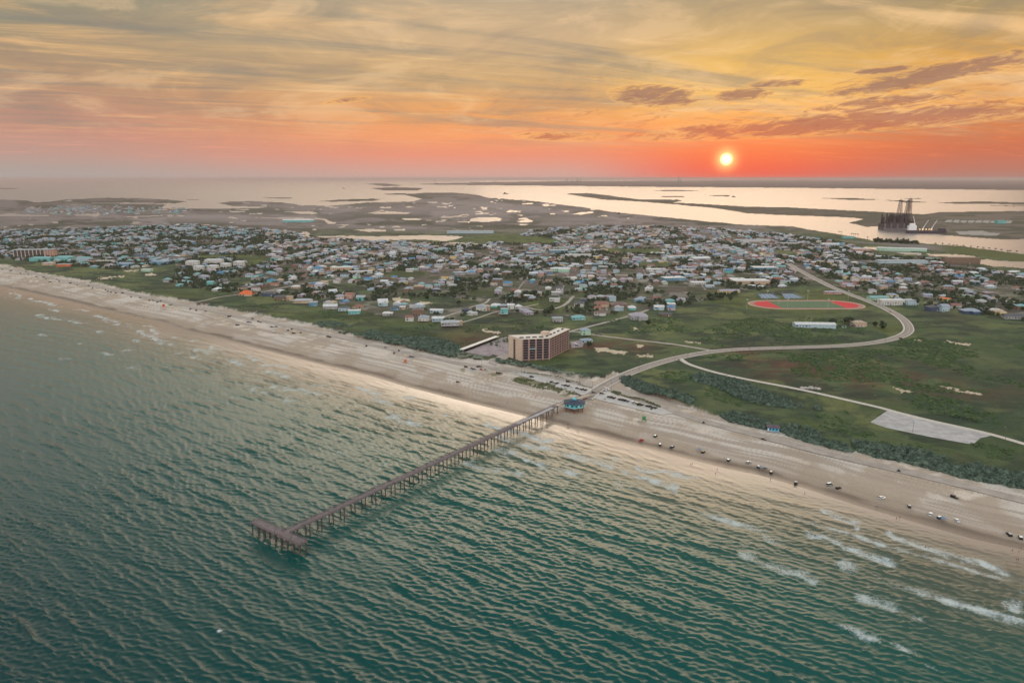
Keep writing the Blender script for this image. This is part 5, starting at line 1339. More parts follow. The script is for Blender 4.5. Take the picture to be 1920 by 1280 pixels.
# the houses nearest the shore, one by one
near = [
 (1084, 598, 20, 14, 3.2, 'hipped', 'turquoise', 'teal', 'wide turquoise house with teal hipped roof above the tower', .1, dict(deck=True)),
 (1045, 604, 15, 11, 5.5, 'flat', 'grey', 'blue-grey', 'grey two-storey flat-roofed house directly behind the tower', .1, dict(floors=2, stilts=1.5)),
 (1097, 630, 12, 11, 6.5, 'hipped', 'mint', 'blue-grey', 'pale two-storey house with blue-grey hipped roof right of the tower', .2, dict(floors=2, stilts=2.4)),
 (1099, 641, 15, 8, 3.0, 'hipped', 'pale blue', 'blue-grey', 'low pale blue house at the edge of the tower rear lot', .2, {}),
 (1086, 572, 17, 12, 4.0, 'gabled', 'white', 'dark grey', 'white house with dark gabled roofs beside the winding lane', -.1, dict(wing=True)),
 (1125, 589, 18, 10, 3.2, 'hipped', 'white', 'brown', 'white house with brown hipped roof left of the diagonal road', 0, dict(wing=True)),
 (1128, 573, 24, 14, 4.2, 'hipped', 'tan', 'reddish brown', 'long tan house with reddish brown roof above the diagonal road', 0, dict(wing=True)),
 (1160, 575, 27, 20, 4.5, 'hipped', 'brown', 'brown', 'big dark brown house with purple-brown hipped roof near the diagonal road', 0, {}),
 (1196, 597, 26, 18, 5.6, 'hipped', 'grey', 'lavender grey', 'large grey two-storey house alone right of the diagonal road', .1, dict(floors=2, wing=True, deck=True)),
 (1247, 592, 20, 9, 3.2, 'gabled', 'brown', 'dark grey', 'long low dark house at the field edge of the town', -.05, {}),
 (1258, 581, 12, 12, 5.6, 'hipped', 'lavender', 'blue', 'lavender house with bright blue roof at the field edge', 0, dict(floors=2)),
 (1235, 579, 16, 10, 4.0, 'gabled', 'pale blue', 'white', 'pale blue house with white gabled roof above the long dark house', 0, dict(wing=True)),
 (1198, 567, 16, 11, 5.6, 'hipped', 'blue', 'blue-grey', 'blue two-storey house right of the big brown house', 0, dict(floors=2)),
 (1256, 569, 15, 11, 5.6, 'hipped', 'turquoise', 'teal', 'turquoise two-storey house among pale houses at field edge', 0, dict(floors=2)),
 (1275, 566, 16, 12, 4.5, 'gabled', 'white', 'lavender grey', 'white house with lavender grey gabled roof at town edge', 0, {}),
 (946, 590, 11, 11, 7.0, 'flat', 'turquoise', 'teal', 'tall turquoise house on stilts left above the tower', 0, dict(floors=2, stilts=2.5, deck=True)),
 (958, 578, 11, 10, 5.6, 'gabled', 'white', 'white', 'white two-storey gabled house behind the tall turquoise house', 0, dict(floors=2)),
 (972, 578, 10, 10, 3.6, 'hipped', 'white', 'white', 'small white domed-looking house right of the tall turquoise house', 0, dict(pitch=.6)),
 (990, 589, 13, 13, 4.0, 'hipped', 'lavender', 'lavender grey', 'lavender house with hipped roof alone above the tower', .4, dict(pitch=.6)),
 (1040, 564, 18, 10, 4.5, 'flat', 'white', 'light grey', 'white flat-roofed house at the top of the winding lane', 0, dict(wing=True)),
 (875, 583, 15, 10, 3.0, 'hipped', 'dark blue', 'dark grey', 'low dark blue house alone beside the hillside lane', 0, {}),
 (844, 611, 26, 13, 4.0, 'hipped', 'grey', 'light grey', 'long grey house with light roof nearest the dunes', .15, dict(deck=True, stilts=1.8)),
 (861, 610, 9, 9, 6.4, 'flat', 'tan', 'tan', 'square tan tower-like end house nearest the dunes', .15, dict(floors=2)),
 (822, 604, 18, 11, 4.6, 'gabled', 'pale blue', 'white', 'pale blue house with white gabled roof near the dunes', .1, dict(stilts=1.8)),
 (795, 603, 15, 12, 5.4, 'hipped', 'white', 'blue-grey', 'white house with blue-grey hipped roof below the brown house', 0, dict(floors=2, stilts=1.8)),
 (784, 590, 17, 14, 8.0, 'hipped', 'brown', 'brown', 'tall brown three-storey house near the dunes', .1, dict(floors=3)),
 (768, 600, 12, 10, 5.0, 'gabled', 'white', 'reddish brown', 'white house with reddish brown roof left of tall brown house', .1, dict(floors=2)),
 (819, 585, 20, 9, 3.2, 'gabled', 'pale blue', 'white', 'low long house with white roof beside the hillside lane', -.1, {}),
 (718, 572, 16, 12, 5.0, 'gabled', 'pale blue', 'white', 'white-roofed gabled house with blue wing left of tan slabs', .3, dict(wing=True, pitch=.9)),
 (742, 580, 14, 11, 4.0, 'hipped', 'blue', 'dark grey', 'blue house with dark hipped roof below the tan slabs', 0, {}), (755, 580, 9, 9, 4.5, 'flat', 'tan', 'white', 'small square tan house with white flat roof below tan slabs', 0, {}),
 (665, 588, 18, 12, 5.6, 'flat', 'turquoise', 'white', 'turquoise house with white flat roof nearest the far-left dunes', .1, dict(floors=2, deck=True)),
 (677, 563, 15, 12, 6.4, 'gabled', 'turquoise', 'light grey', 'bright turquoise two-storey gabled house left of tan slabs', 0, dict(floors=2)),
 (655, 558, 13, 12, 8.0, 'flat', 'salmon', 'red', 'tall salmon pink house with red flat roof', 0, dict(floors=3)),
 (645, 582, 16, 10, 5.0, 'hipped', 'pale blue', 'dark grey', 'pale blue house with dark roof left of the turquoise one by the dunes', 0, dict(floors=2)),
 (638, 559, 15, 11, 4.4, 'hipped', 'white', 'lavender grey', 'white house with lavender hipped roof left of tall salmon house', 0, {}),
 (620, 579, 22, 12, 5.2, 'gabled', 'grey', 'white', 'long grey house with white gabled roof by the far-left dunes', .1, dict(floors=2)),
 (624, 549, 14, 12, 4.2, 'gabled', 'pale blue', 'white', 'pale blue white-roofed house above the salmon house', .5, dict(wing=True)),
 (588, 573, 13, 11, 6.4, 'flat', 'blue', 'light grey', 'boxy blue house at the dune edge', .1, dict(floors=2)),
 (568, 567, 32, 12, 4.0, 'hipped', 'tan', 'light grey', 'very long tan house with light grey roof at dune edge', .1, {}),
 (544, 563, 10, 10, 7.0, 'flat', 'tan', 'tan', 'square tan tower-like house at dune edge', .1, dict(floors=2)),
 (527, 562, 20, 13, 5.6, 'hipped', 'brown', 'dark grey', 'dark brown hipped house joined to the square tan tower', .1, dict(floors=2)),
 (505, 554, 24, 14, 4.2, 'hipped', 'dark blue', 'dark grey', 'wide dark blue hipped house right of the orange-roofed house', 0, {}),
 (463, 554, 25, 16, 4.2, 'hipped', 'tan', 'orange', 'house with vivid orange hipped roof at dune edge', .2, dict(wing=True, pitch=.6)),
 (480, 544, 14, 11, 5.4, 'gabled', 'white', 'brown', 'white gabled house just behind the vivid orange roof', 0, dict(floors=2)),
 (409, 545, 18, 16, 3.4, 'hipped', 'white', 'white', 'round-looking white house on pale apron left of orange roof', 0, {}),
 (509, 532, 15, 13, 7.5, 'hipped', 'turquoise', 'blue', 'tall turquoise house with blue hipped roof behind shore lane', 0, dict(floors=2)),
 (514, 535, 18, 9, 3.6, 'gabled', 'tan', 'red', 'tan house with red gabled roof below tall turquoise one', 0, {}),
 (555, 541, 16, 10, 4.2, 'hipped', 'tan', 'white', 'tan house with white hipped roof beside the shore lane', 0, {}),
 (609, 532, 13, 10, 4.2, 'gabled', 'yellow', 'tan', 'yellow gabled house at the inland end of shore lane', 0, {}),
 (414, 516, 13, 11, 6.5, 'hipped', 'blue', 'blue', 'bright blue two-storey house below the white apartment blocks', 0, dict(floors=2)),
 (276, 509, 22, 12, 5.5, 'flat', 'mint', 'white', 'boxy mint house alone in grass far left', 0, dict(floors=2)),
 (1747, 582, 17, 14, 6.0, 'hipped', 'dark blue', 'dark grey', 'dark blue house at right beside a light blue one', .1, dict(floors=2)),
 (1768, 583, 13, 13, 8.5, 'gabled', 'pale blue', 'blue-grey', 'light blue tall gabled house right of the dark blue one', .1, dict(floors=2)),
 (1772, 564, 15, 10, 4.6, 'flat', 'yellow', 'orange', 'yellow house with orange flat roof above the light blue gabled one', 0, {}),
 (1790, 578, 16, 12, 5.5, 'gabled', 'white', 'reddish brown', 'white house with reddish brown roof right of light blue gabled one', 0, dict(floors=2)),
 (1818, 587, 26, 15, 4.6, 'hipped', 'dark blue', 'blue-grey', 'wide dark blue house standing forward of its row at right', 0, dict(wing=True)),
 (1868, 588, 20, 12, 4.4, 'hipped', 'yellow', 'tan', 'yellow house with tan roof near the right edge', 0, dict(wing=True)),
 (1902, 597, 34, 13, 4.6, 'gabled', 'grey', 'dark grey', 'very long grey house with dark gabled roof at right edge', -.1, dict(nwin=6)),
 (1609, 611, 19, 12, 5.6, 'hipped', 'tan', 'tan', 'tan two-storey house beside the long white metal building', 0, dict(floors=2, deck=True)),
]
for r_ in near:
    px, py, L, W_, hw, shp, wl, rf, lb, ang, kw = r_
    H_(px, py, L, W_, hw, shp, wl, rf, lb, ang, **kw)
# larger buildings: photo position, size, look
big = [
 (1526, 613, 56, 15, 5.0, 'gabled', 'pale blue', 'white', 'long white metal building alone in the field inside the road bend', -.08, 'metal building', dict(pitch=.25, nwin=5)),
 (1405, 531, 72, 34, 7, 'flat', 'tan', 'white', 'largest white flat-roofed school building above the running track', 0, 'school building', {}), (1382, 527, 30, 20, 5.5, 'flat', 'tan', 'white', 'smaller white-roofed school wing left of the largest one', 0, 'school building', {}),
 (1262, 524, 46, 26, 5, 'flat', 'blue', 'white', 'white flat-roofed school block with blue front', .2, 'school building', {}), (1308, 533, 28, 18, 5, 'flat', 'white', 'white', 'white flat school block left of the yellow classrooms', 0, 'school building', {}),
 (1366, 549, 38, 14, 4.5, 'gabled', 'yellow', 'lavender grey', 'yellow school classrooms with lavender roof left of tennis courts', .1, 'school building', {}), (1230, 508, 44, 20, 5, 'flat', 'white', 'white', 'white flat-roofed block above the blue-fronted school block', 0, 'commercial building', {}),
 (1284, 509, 40, 18, 5, 'flat', 'white', 'light grey', 'light grey flat-roofed block right of the white block', 0, 'commercial building', {}), (1432, 506, 54, 30, 7, 'flat', 'blue', 'white', 'big white-roofed building with deep blue front', 0, 'commercial building', {}),
 (1410, 453, 120, 16, 6, 'gabled', 'white', 'light grey', 'very long light grey warehouse far behind the school', 0, 'warehouse', {}), (1268, 484, 60, 26, 6, 'flat', 'pale blue', 'light grey', 'pale blue warehouse left of the twin grey sheds', .25, 'warehouse', {}), (1312, 488, 50, 24, 6, 'gabled', 'grey', 'white', 'grey shed with white gabled roof in town centre', .3, 'warehouse', {}),
 (1084, 481, 70, 18, 6, 'flat', 'white', 'white', 'long low white warehouse in the middle of town', 0, 'warehouse', {}), (1047, 473, 52, 20, 6, 'gabled', 'blue', 'light grey', 'warehouse with bright blue wall left of the long white one', .1, 'warehouse', {}), (1050, 508, 44, 18, 6, 'hipped', 'mint', 'white', 'mint apartment row with pale roofs in town middle', 0, 'apartment block', dict(wing=True)),
 (882, 437, 180, 30, 8, 'flat', 'pale blue', 'light grey', 'huge pale blue shed complex at the marsh edge', 0, 'warehouse', {}), (1690, 493, 120, 22, 7, 'flat', 'pale blue', 'light grey', 'long pale blue row building below the harbour', -.05, 'commercial building', {}), (1613, 471, 52, 24, 8, 'flat', 'salmon', 'white', 'salmon building with white flat roof left of the harbour', 0, 'commercial building', {}),
 (1800, 494, 84, 22, 15, 'flat', 'brown', 'brown', 'brown four-storey apartment block beside the harbour pond', -.1, 'apartment block', dict(floors=4, nwin=24)), (1670, 571, 40, 14, 8.5, 'flat', 'white', 'white', 'white motel block with blue doors beside the main road', .05, 'motel', dict(floors=3, nwin=18)), (1646, 562, 34, 14, 5, 'gabled', 'mint', 'teal', 'low shop with teal roof left of the white motel', .05, 'shop', {}),
 (1706, 571, 22, 14, 8, 'hipped', 'pale blue', 'light grey', 'pale blue three-storey house right of the white motel', .05, 'house', dict(floors=3)), (1560, 551, 30, 10, 4, 'gabled', 'salmon', 'lavender grey', 'salmon clubhouse behind the green above the track', 0, 'clubhouse', {}), 
 (643, 507, 46, 22, 8, 'flat', 'tan', 'white', 'large white flat-roofed hall left of the white row', .2, 'hall', {}), (676, 513, 52, 12, 6, 'flat', 'white', 'white', 'white stepped row of units right of the white hall', .3, 'row house', {}),
 (374, 508, 22, 14, 11, 'hipped', 'white', 'white', 'white apartment block, front row leftmost of three', 0, 'apartment block', dict(floors=3, nwin=12)), (400, 507, 24, 14, 11, 'hipped', 'white', 'white', 'white apartment block, front row middle of three', .05, 'apartment block', dict(floors=3, nwin=12)), (424, 503, 22, 14, 11, 'hipped', 'white', 'white', 'white apartment block, front row right of three', .05, 'apartment block', dict(floors=3, nwin=12)),
 (449, 499, 24, 16, 11, 'hipped', 'white', 'white', 'white apartment block standing right of the front three', .05, 'apartment block', dict(floors=3, nwin=12)), (402, 495, 44, 14, 11, 'hipped', 'white', 'white', 'long white apartment block in the rear row', .05, 'apartment block', dict(floors=3, nwin=14)), (362, 498, 30, 14, 11, 'hipped', 'white', 'white', 'white apartment block in rear row at its left end', .05, 'apartment block', dict(floors=3, nwin=12)),
 (78, 489, 50, 20, 8, 'hipped', 'turquoise', 'teal', 'long turquoise resort block right of brown hotel', .1, 'resort', dict(floors=2, nwin=10)), (122, 488, 44, 20, 9, 'hipped', 'turquoise', 'teal', 'turquoise resort block with peaked roofs, second from left', .1, 'resort', dict(floors=3, nwin=12, wing=True)), (159, 489, 34, 18, 8, 'hipped', 'pale blue', 'teal', 'pale turquoise resort block, third and rightmost', .1, 'resort', dict(floors=2, nwin=8)),
 (92, 497, 26, 14, 6, 'flat', 'tan', 'white', 'low tan building below the turquoise resort', .1, 'commercial building', {}), (122, 499, 34, 14, 5, 'flat', 'orange', 'light grey', 'low orange-walled building below the turquoise resort', .1, 'commercial building', {}), (200, 492, 50, 14, 5, 'flat', 'tan', 'white', 'long tan row right of the turquoise resort', 0, 'row house', {}),
 (236, 499, 36, 16, 7, 'hipped', 'blue', 'blue-grey', 'blue cottages block with hipped roof right of tan row', 0, 'row house', dict(floors=2, wing=True)), (300, 495, 44, 16, 7, 'hipped', 'blue', 'blue-grey', 'blue row of houses with hipped roofs left of apartments', 0, 'row house', dict(floors=2, wing=True)), (345, 431, 80, 30, 9, 'flat', 'pale blue', 'light grey', 'pale blue industrial hall by the far left marsh', 0, 'warehouse', {}),
 (560, 416, 150, 30, 8, 'gabled', 'turquoise', 'white', 'long pale turquoise sheds on the marsh island', 0, 'warehouse', {}), (1875, 419, 40, 26, 14, 'flat', 'turquoise', 'teal', 'teal industrial building on the far channel bank', 0, 'warehouse', {}), (1690, 470, 130, 14, 7, 'gabled', 'mint', 'white', 'long marina building with white roof beside harbour', -.35, 'marina building', {}),
 (1130, 440, 90, 20, 6, 'flat', 'white', 'light grey', 'low white shed near the marsh at town edge', 0, 'warehouse', {}), (1480, 459, 60, 22, 6, 'flat', 'grey', 'light grey', 'grey flat-roofed warehouse near the channel', 0, 'warehouse', {}), (1555, 461, 54, 20, 6, 'gabled', 'pale blue', 'white', 'pale blue boat shed near the channel', 0, 'warehouse', {}), (1590, 447, 40, 14, 7, 'flat', 'turquoise', 'light grey', 'turquoise harbour building at the channel shore', 0, 'commercial building', {}),
]
for px, py, L, W_, hw, shp, wl, rf, lb, ang, cat, kw in big:
    p = at(px, py); HOUSES.append((p.x, p.y, L * .5)); kw = dict(kw); kw.setdefault('nwin', 6); kw.setdefault('pitch', .3)
    house(p, ang, L, W_, hw, shp, wl, rf, lb, cat=cat, name=cat.replace(' ', '_'), **kw)
def big_hotel():
    p = at(56, 482); t = thing('hotel', p, .12, 'big brown hotel with tall pale columns above the far left dunes', 'hotel'); HOUSES.append((p.x, p.y, 60))
    MB().box(-40, 40, 0, 16, -1, 19).build('wall', WM['brown'], t); MB().box(40.01, 62, -2, 18, -1, 18).build('wing', WM['salmon'], t); MB().box(-41, 63, -1.2, 19, 19.01, 20.4).build('roof', RM['light grey'], t)
    for i in range(9): MB().box(-40 + i * 9.7, -38.6 + i * 9.7, -1.4, -.02, -1, 18.9).build('column', WM['white'], t)
    for i in range(8):
        for k in range(5): put('window', MB().box(0, 7.6, -.05, .05, 0, 2.2).mesh('window', M['hglass']), t, (-38 + i * 9.7, -.06, 1 + k * 3.6))
    for i in range(3):
        for k in range(5): put('window', WINT, t, (44 + i * 6.5, -2.07, 2.4 + k * 3.4))
big_hotel()
def sports():
    c_ = Vector(G(1511, 571, 1.95)); t = thing('running_track', (c_.x, c_.y, 2.0), 0, 'oval red running track with green field and bright red ends', 'running track')
    def oval(a, rr, n=24, dy=1.0):
        pts = [(a + rr * math.cos(t_), rr * math.sin(t_) * dy) for t_ in [(-math.pi / 2 + math.pi * i / n) for i in range(n + 1)]] + [(-a + rr * math.cos(t_), rr * math.sin(t_) * dy) for t_ in [(math.pi / 2 + math.pi * i / n) for i in range(n + 1)]]
        return pts
    clay = prin('track_clay', (.29, .165, .14), .9, vary=.06, scale=.1); edge = prin('track_edge', (.45, .26, .20), .9, vary=.06, scale=.1); red = prin('red_turf', (.48, .012, .022), .9, vary=.05); turf = prin('field_turf', (.055, .115, .055), .9, vary=.12, scale=.08)
    def flat(name, pts, z, m): MB().sheet([(x, y, z) for x, y in pts]).build(name, m, t)
    flat('apron', oval(51, 45), .05, edge); flat('lanes', oval(51, 42), .10, clay)
    flat('field', [(-53, -33), (53, -33), (53, 33), (-53, 33)], .20, turf)
    hr = [(53.1 + 33 * math.cos(a_), 33 * math.sin(a_)) for a_ in [(-math.pi / 2 + math.pi * i / 20) for i in range(21)]]
    flat('end_zone', hr, .16, red); flat('end_zone', [(-x, -y) for x, y in hr], .16, red)
    for x in (-46, 46):
        mb = MB().bar((x, 0, 0), (x, 0, 3), .12).bar((x, -2.8, 3), (x, 2.8, 3), .12).bar((x, -2.8, 3), (x, -2.8, 9), .1).bar((x, 2.8, 3), (x, 2.8, 9), .1)
        mb.build('goal_post', WM['yellow'], t)
    t['label'] = t['label']
    cb = prin('court_blue', (.10, .17, .26), .85, vary=.1, scale=.2)
    for q, lb in (([(1421, 551), (1448, 551), (1462, 559), (1428, 559.5)], 'blue tennis courts left of two, above the running track'), ([(1466, 550.5), (1487, 550.5), (1508, 558.5), (1472, 560)], 'blue tennis courts right of two, above the running track')):
        g = [Vector(G(*p_, 2)) for p_ in q]; o = sum(g, Vector((0, 0))) / 4
        tt = thing('tennis_court', (o.x, o.y, 2.1), 0, lb, 'tennis court'); MB().sheet([(p_.x - o.x, p_.y - o.y, .05) for p_ in g]).build('surface', cb, tt)
        a, b_, c2, d = [p_ - o for p_ in g]
        for f in (.25, .5, .75):
            u = a.lerp(b_, f); v = d.lerp(c2, f); MB().bar((u.x, u.y, .12), (v.x, v.y, .12), .15, sides=4).build('court_line', M['white_paint'], tt)
        for u, v in ((a, b_), (b_, c2), (c2, d), (d, a)): MB().bar((u.x, u.y, 3), (v.x, v.y, 3), .08, sides=4).bar((u.x, u.y, 0), (u.x, u.y, 3), .1, sides=4).build('fence_rail', M['metal'], tt)
    for i in range(6):
        p_ = at(1400 + i * 38, 563 if i % 2 else 580)
        tt = thing('field_lamp', (p_.x, p_.y, 2), 0, '%s from the left of the tall floodlights around the running track' % ordinal(i), 'floodlight', 'floodlights around the running track')
        MB().bar((0, 0, 0), (0, 0, 16), .25, .15).build('pole', M['metal'], tt); MB().box(-1.6, 1.6, -.2, .2, 16, 17.2).build('lamp_head', M['metal'], tt)
sports()
def blue_hut():
    p = at(1449.5, 806); t = thing('beach_hut', p, -.28, 'small bright blue hut with dark hipped roof in a gap of the shrubs', 'hut')
    MB().box(-4.6, 4.6, -3, 3, -.5, 3.0).build('wall', prin('hut_blue', (.06, .36, .58), .8, vary=.08), t)
    vs, fs = roof_geo('hipped', 9.2, 6, 3.01, .5, .8); MB().add(vs, fs).build('roof', prin('hut_roof', (.09, .065, .08), .85, vary=.15), t)
    for x in (-2.6, 0, 2.6): put('window', WIN, t, (x, -3.06, 1.8))
    put('door', DOOR, t, (-4.0, -3.07, .1)); MB().box(-5.2, 5.2, -5.0, -3.1, .1, .3).build('deck', M['deck_pale'], t)
blue_hut()
def sheds():
    for x, y, s_, lb in ((1582, 614, 2.5, 'small green shed right of the long white metal building'), (1597, 612, 3, 'small dark shed beside the tan two-storey house')):
        H_(x, y, s_ * 2, s_ * 1.6, 2.4, 'gabled', 'mint' if x < 1590 else 'brown', 'dark grey', lb, 0, nwin=1, cat='shed', name='shed')
    for x, y, lb in ((1518, 727, 'left heap of pale rubble in the scrub above park road'), (1509, 728, 'small pale rubble heap at the left of its neighbours'), (1530, 729, 'right heap of pale rubble in the scrub above park road')):
        p = at(x, y); rb = random.Random(int(x)); mb = MB()
        for i in range(26):
            a = rb.uniform(0, 6.28); r = rb.uniform(0, 5); s = rb.uniform(.5, 1.3)
            q = [(math.cos(a) * r + s * math.cos(j * 1.26 + a), math.sin(a) * r * .6 + s * math.sin(j * 1.26 + a)) for j in range(5)]
            mb.prism(q, -.2, s * rb.uniform(.6, 1.5), top=[(u * .97, v * .97) for u, v in q])
        tag(mb.build('rubble_heap', prin('rubble', (.42, .40, .38), .9, vary=.2), None, p), lb, 'rubble heap')
sheds()

# ---- the rest of the town, on its street grid
LM = [(1511, 571, 'the running track'), (1410, 528, 'the school'), (1010, 640, 'the apartment tower'), (463, 553, 'the orange roof'), (410, 503, 'the white apartments'), (1670, 571, 'the white motel'), (655, 557, 'the salmon house'),
      (643, 507, 'the white hall'), (1084, 481, 'the long warehouse'), (1160, 575, 'the big brown house'), (1800, 494, 'the brown apartments'), (120, 488, 'the turquoise resort'), (784, 590, 'the tall brown house'), (944, 590, 'the tall turquoise house'), (1262, 524, 'the blue-fronted school'),
      (1818, 587, 'the wide blue house'), (1430, 505, 'the blue-fronted hall'), (1620, 600, 'the road bend'), (770, 515, 'the green park'), (1050, 508, 'the mint apartments'), (56, 480, 'the brown hotel')]
FARTOWN = [(40, 390), (200, 386), (372, 391), (330, 401), (200, 404), (60, 401)]
def scatter_town():
    rnd = random.Random(77)
    o = Vector(G(1500, 507, 2)); cand = []
    wl = ['white'] * 8 + ['pale blue'] * 5 + ['grey'] * 4 + ['tan'] * 3 + ['brown'] * 2 + ['lavender'] * 3 + ['mint'] * 1 + ['turquoise', 'yellow', 'salmon', 'dark blue', 'blue', 'white', 'grey', 'grey', 'tan', 'brown']
    rl = ['light grey'] * 7 + ['blue-grey'] * 7 + ['white'] * 4 + ['lavender grey'] * 5 + ['dark grey'] * 4 + ['brown'] * 3 + ['reddish brown'] * 2 + ['teal'] * 2 + ['tan'] * 2 + ['red', 'blue']
    tg = [Vector(G(min(max(q[0], -200), 2100), max(q[1], 424), 2)) - o for q in TOWN] + [Vector(G(*q, 2)) - o for q in FARTOWN]
    ua = [q.dot(TD) for q in tg]; ub = [q.dot(TN_) for q in tg]
    for k in range(int(min(ub) / 44) - 1, int(max(ub) / 44) + 2):
        row = k * 44 + (18 if k % 2 else -18) * .6
        for j in range(int(min(ua) / 20.5) - 1, int(max(ua) / 20.5) + 2):
            a = j * 20.5 + rnd.uniform(-3.5, 3.5); b_ = row + rnd.uniform(-4, 4) + (13 if (j % 2) else 0)
            p = o + TD * a * 1.0 + TN_ * b_
            if p.y < 700: continue
            cand.append((p.x, p.y, rnd.random(), rnd.random(), rnd.random()))
    A = np.array(cand)
    A[:, 0] += (fbm(A[:, 0], A[:, 1], 260, 3, 71) - .5) * 260 + (A[:, 3] - .5) * 9; A[:, 1] += (fbm(A[:, 0], A[:, 1], 260, 3, 72) - .5) * 260 + (A[:, 4] - .5) * 9
    px, py = to_px(A[:, 0], A[:, 1], 2.0)
    ok = (inpoly(px, py, TOWN) | (inpoly(px, py, FARTOWN) & (A[:, 3] < .22))) & (px > -150) & (px < 2080) & (nshore(A[:, 0], A[:, 1]) < -190)
    for pl in OPENS + PONDS: ok &= ~inpoly(px, py, pl)
    dens = fbm(A[:, 0], A[:, 1], 150, 3, 900)
    ok &= (dens > .29) | ((py < 500) & (px > 500)) | ((px < 500) & (dens > .34) & (py < 500))
    ok &= (A[:, 2] < np.where(py > 535, .72, np.where(px < 500, .8, .95)))
    ok &= road_level(A[:, 0], A[:, 1]) < .05
    A, px, py = A[ok], px[ok], py[ok]
    B = np.array(HOUSES)
    d = (A[:, None, 0] - B[None, :, 0]) ** 2 + (A[:, None, 1] - B[None, :, 1]) ** 2 < (B[None, :, 2] + 10) ** 2
    keep = ~d.any(1); A, px, py = A[keep], px[keep], py[keep]
    return A, px, py, rnd, wl, rl
def town():
    A, px, py, rnd, wl, rl = scatter_town()
    order = np.argsort(np.hypot(A[:, 0], A[:, 1]))
    ang0 = math.atan2(TD.y, TD.x)
    zs = ground_z(A[:, 0], A[:, 1]) - .1
    n_ind = 300 - len(near) - 26
    vis = [i for i in order if -5 < px[i] < 1925]
    indiv = set(vis[:n_ind]); specs = []
    groups = {}
    for i in order:
        shp = rnd.choices(['hipped', 'gabled', 'flat'], [5, 4, 1])[0]; w_ = rnd.choice(wl); r_ = rnd.choice(rl)
        if px[i] < 500: w_ = rnd.choice([w_, w_, w_, 'pale blue', 'turquoise', 'blue', 'grey', 'grey']); r_ = rnd.choice([r_, 'blue-grey', 'blue-grey', 'dark grey', 'teal', 'lavender grey'])
        if px[i] > 1150 and rnd.random() < .12: r_ = rnd.choice(['reddish brown', 'lavender grey', 'red'])
        L = rnd.uniform(11, 19); W_ = rnd.uniform(8.5, 12.5); fl = 2 if rnd.random() < .4 else 1
        rz = ang0 + rnd.choice([0, math.pi / 2]) + rnd.gauss(0, .07)
        sp = (i, rz, L, W_, 2.9 * fl + .3, shp, w_, r_, fl, rnd.random() < .35)
        specs.append(sp)
        if i in indiv:
            best = min(LM, key=lambda l: ((l[0] - px[i]) ** 2 + ((l[1] - py[i]) * 2.2) ** 2)); ddx, ddy = px[i] - best[0], (py[i] - best[1]) * 2.2
            rel = ('right of' if ddx > 0 else 'left of') if abs(ddx) > abs(ddy) * 1.3 else ('below' if ddy > 0 else 'behind')
            key = (w_, r_, shp, rel, best[2]); groups.setdefault(key, []).append(i)
    lab = {}
    for key, ids in groups.items():
        ids.sort(key=lambda i: px[i])
        for k, i in enumerate(ids):
            core = '%s house with %s %s roof' % (key[0], key[1], key[2])
            lab[i] = core + ' %s %s' % (key[3], key[4]) if len(ids) == 1 else '%s of the %s houses with %s %s roofs %s %s' % (['leftmost', 'second', 'third', 'fourth', 'fifth', 'sixth'][k] if k < 6 else ordinal(k), key[0], key[1], key[2], key[3], key[4])
    buck = {}
    for (i, rz, L, W_, hw, shp, w_, r_, fl, wing) in specs:
        p = Vector((A[i, 0], A[i, 1], float(zs[i])))
        if i in indiv:
            house(p, rz, L, W_, hw, shp, w_, r_, lab[i], 'houses of the town nearest the shore', wing=wing, nwin=2, floors=fl)
        else:
            c_, s_ = math.cos(rz), math.sin(rz)
            def tr(vs): return [(p.x + x * c_ - y * s_, p.y + x * s_ + y * c_, p.z + z) for x, y, z in vs]
            mw = buck.setdefault(('w', w_), MB()); mr = buck.setdefault(('r', r_), MB())
            b = MB().box(-L / 2, L / 2, -W_ / 2, W_ / 2, -1, hw); mw.add(tr(b.v), b.f[2:])
            vs, fs = roof_geo(shp, L, W_, hw + .01, .42); mr.add(tr(vs), fs[1:] if shp != 'flat' else fs[1:])
            if wing:
                v2, f2 = roof_geo(shp, W_ * .95, L * .52, hw - .01, .42); mr.add(tr([(y_ + L * .16, -x_ - W_ * .42, zz) for x_, y_, zz in v2]), f2[1:])
                b = MB().box(-L * .1, L * .42, -W_ * .95, -W_ / 2 - .01, -1, hw - .02); mw.add(tr(b.v), b.f[2:])
            for wx in (-L * .28, L * .05, L * .33):
                for sy in (-1, 1):
                    b = MB().box(wx - .8, wx + .8, sy * (W_ / 2 + .03) - .03, sy * (W_ / 2 + .03) + .03, hw - 2.1, hw - .7); buck.setdefault(('g', 0), MB()).add(tr(b.v), [b.f[2] if sy < 0 else b.f[4]])
    allm = MB(); mats = []
    for k, mb in buck.items():
        mats.append(WM[k[1]] if k[0] == 'w' else RM[k[1]] if k[0] == 'r' else M['hglass']); allm.add(mb.v, mb.f, len(mats) - 1)
    o = allm.build('far_houses', mats); tag(o, 'dense mass of small pale-roofed houses filling the far town', 'houses', None, 'stuff')
    print('town houses', len(specs), 'individual', len(indiv))
town()
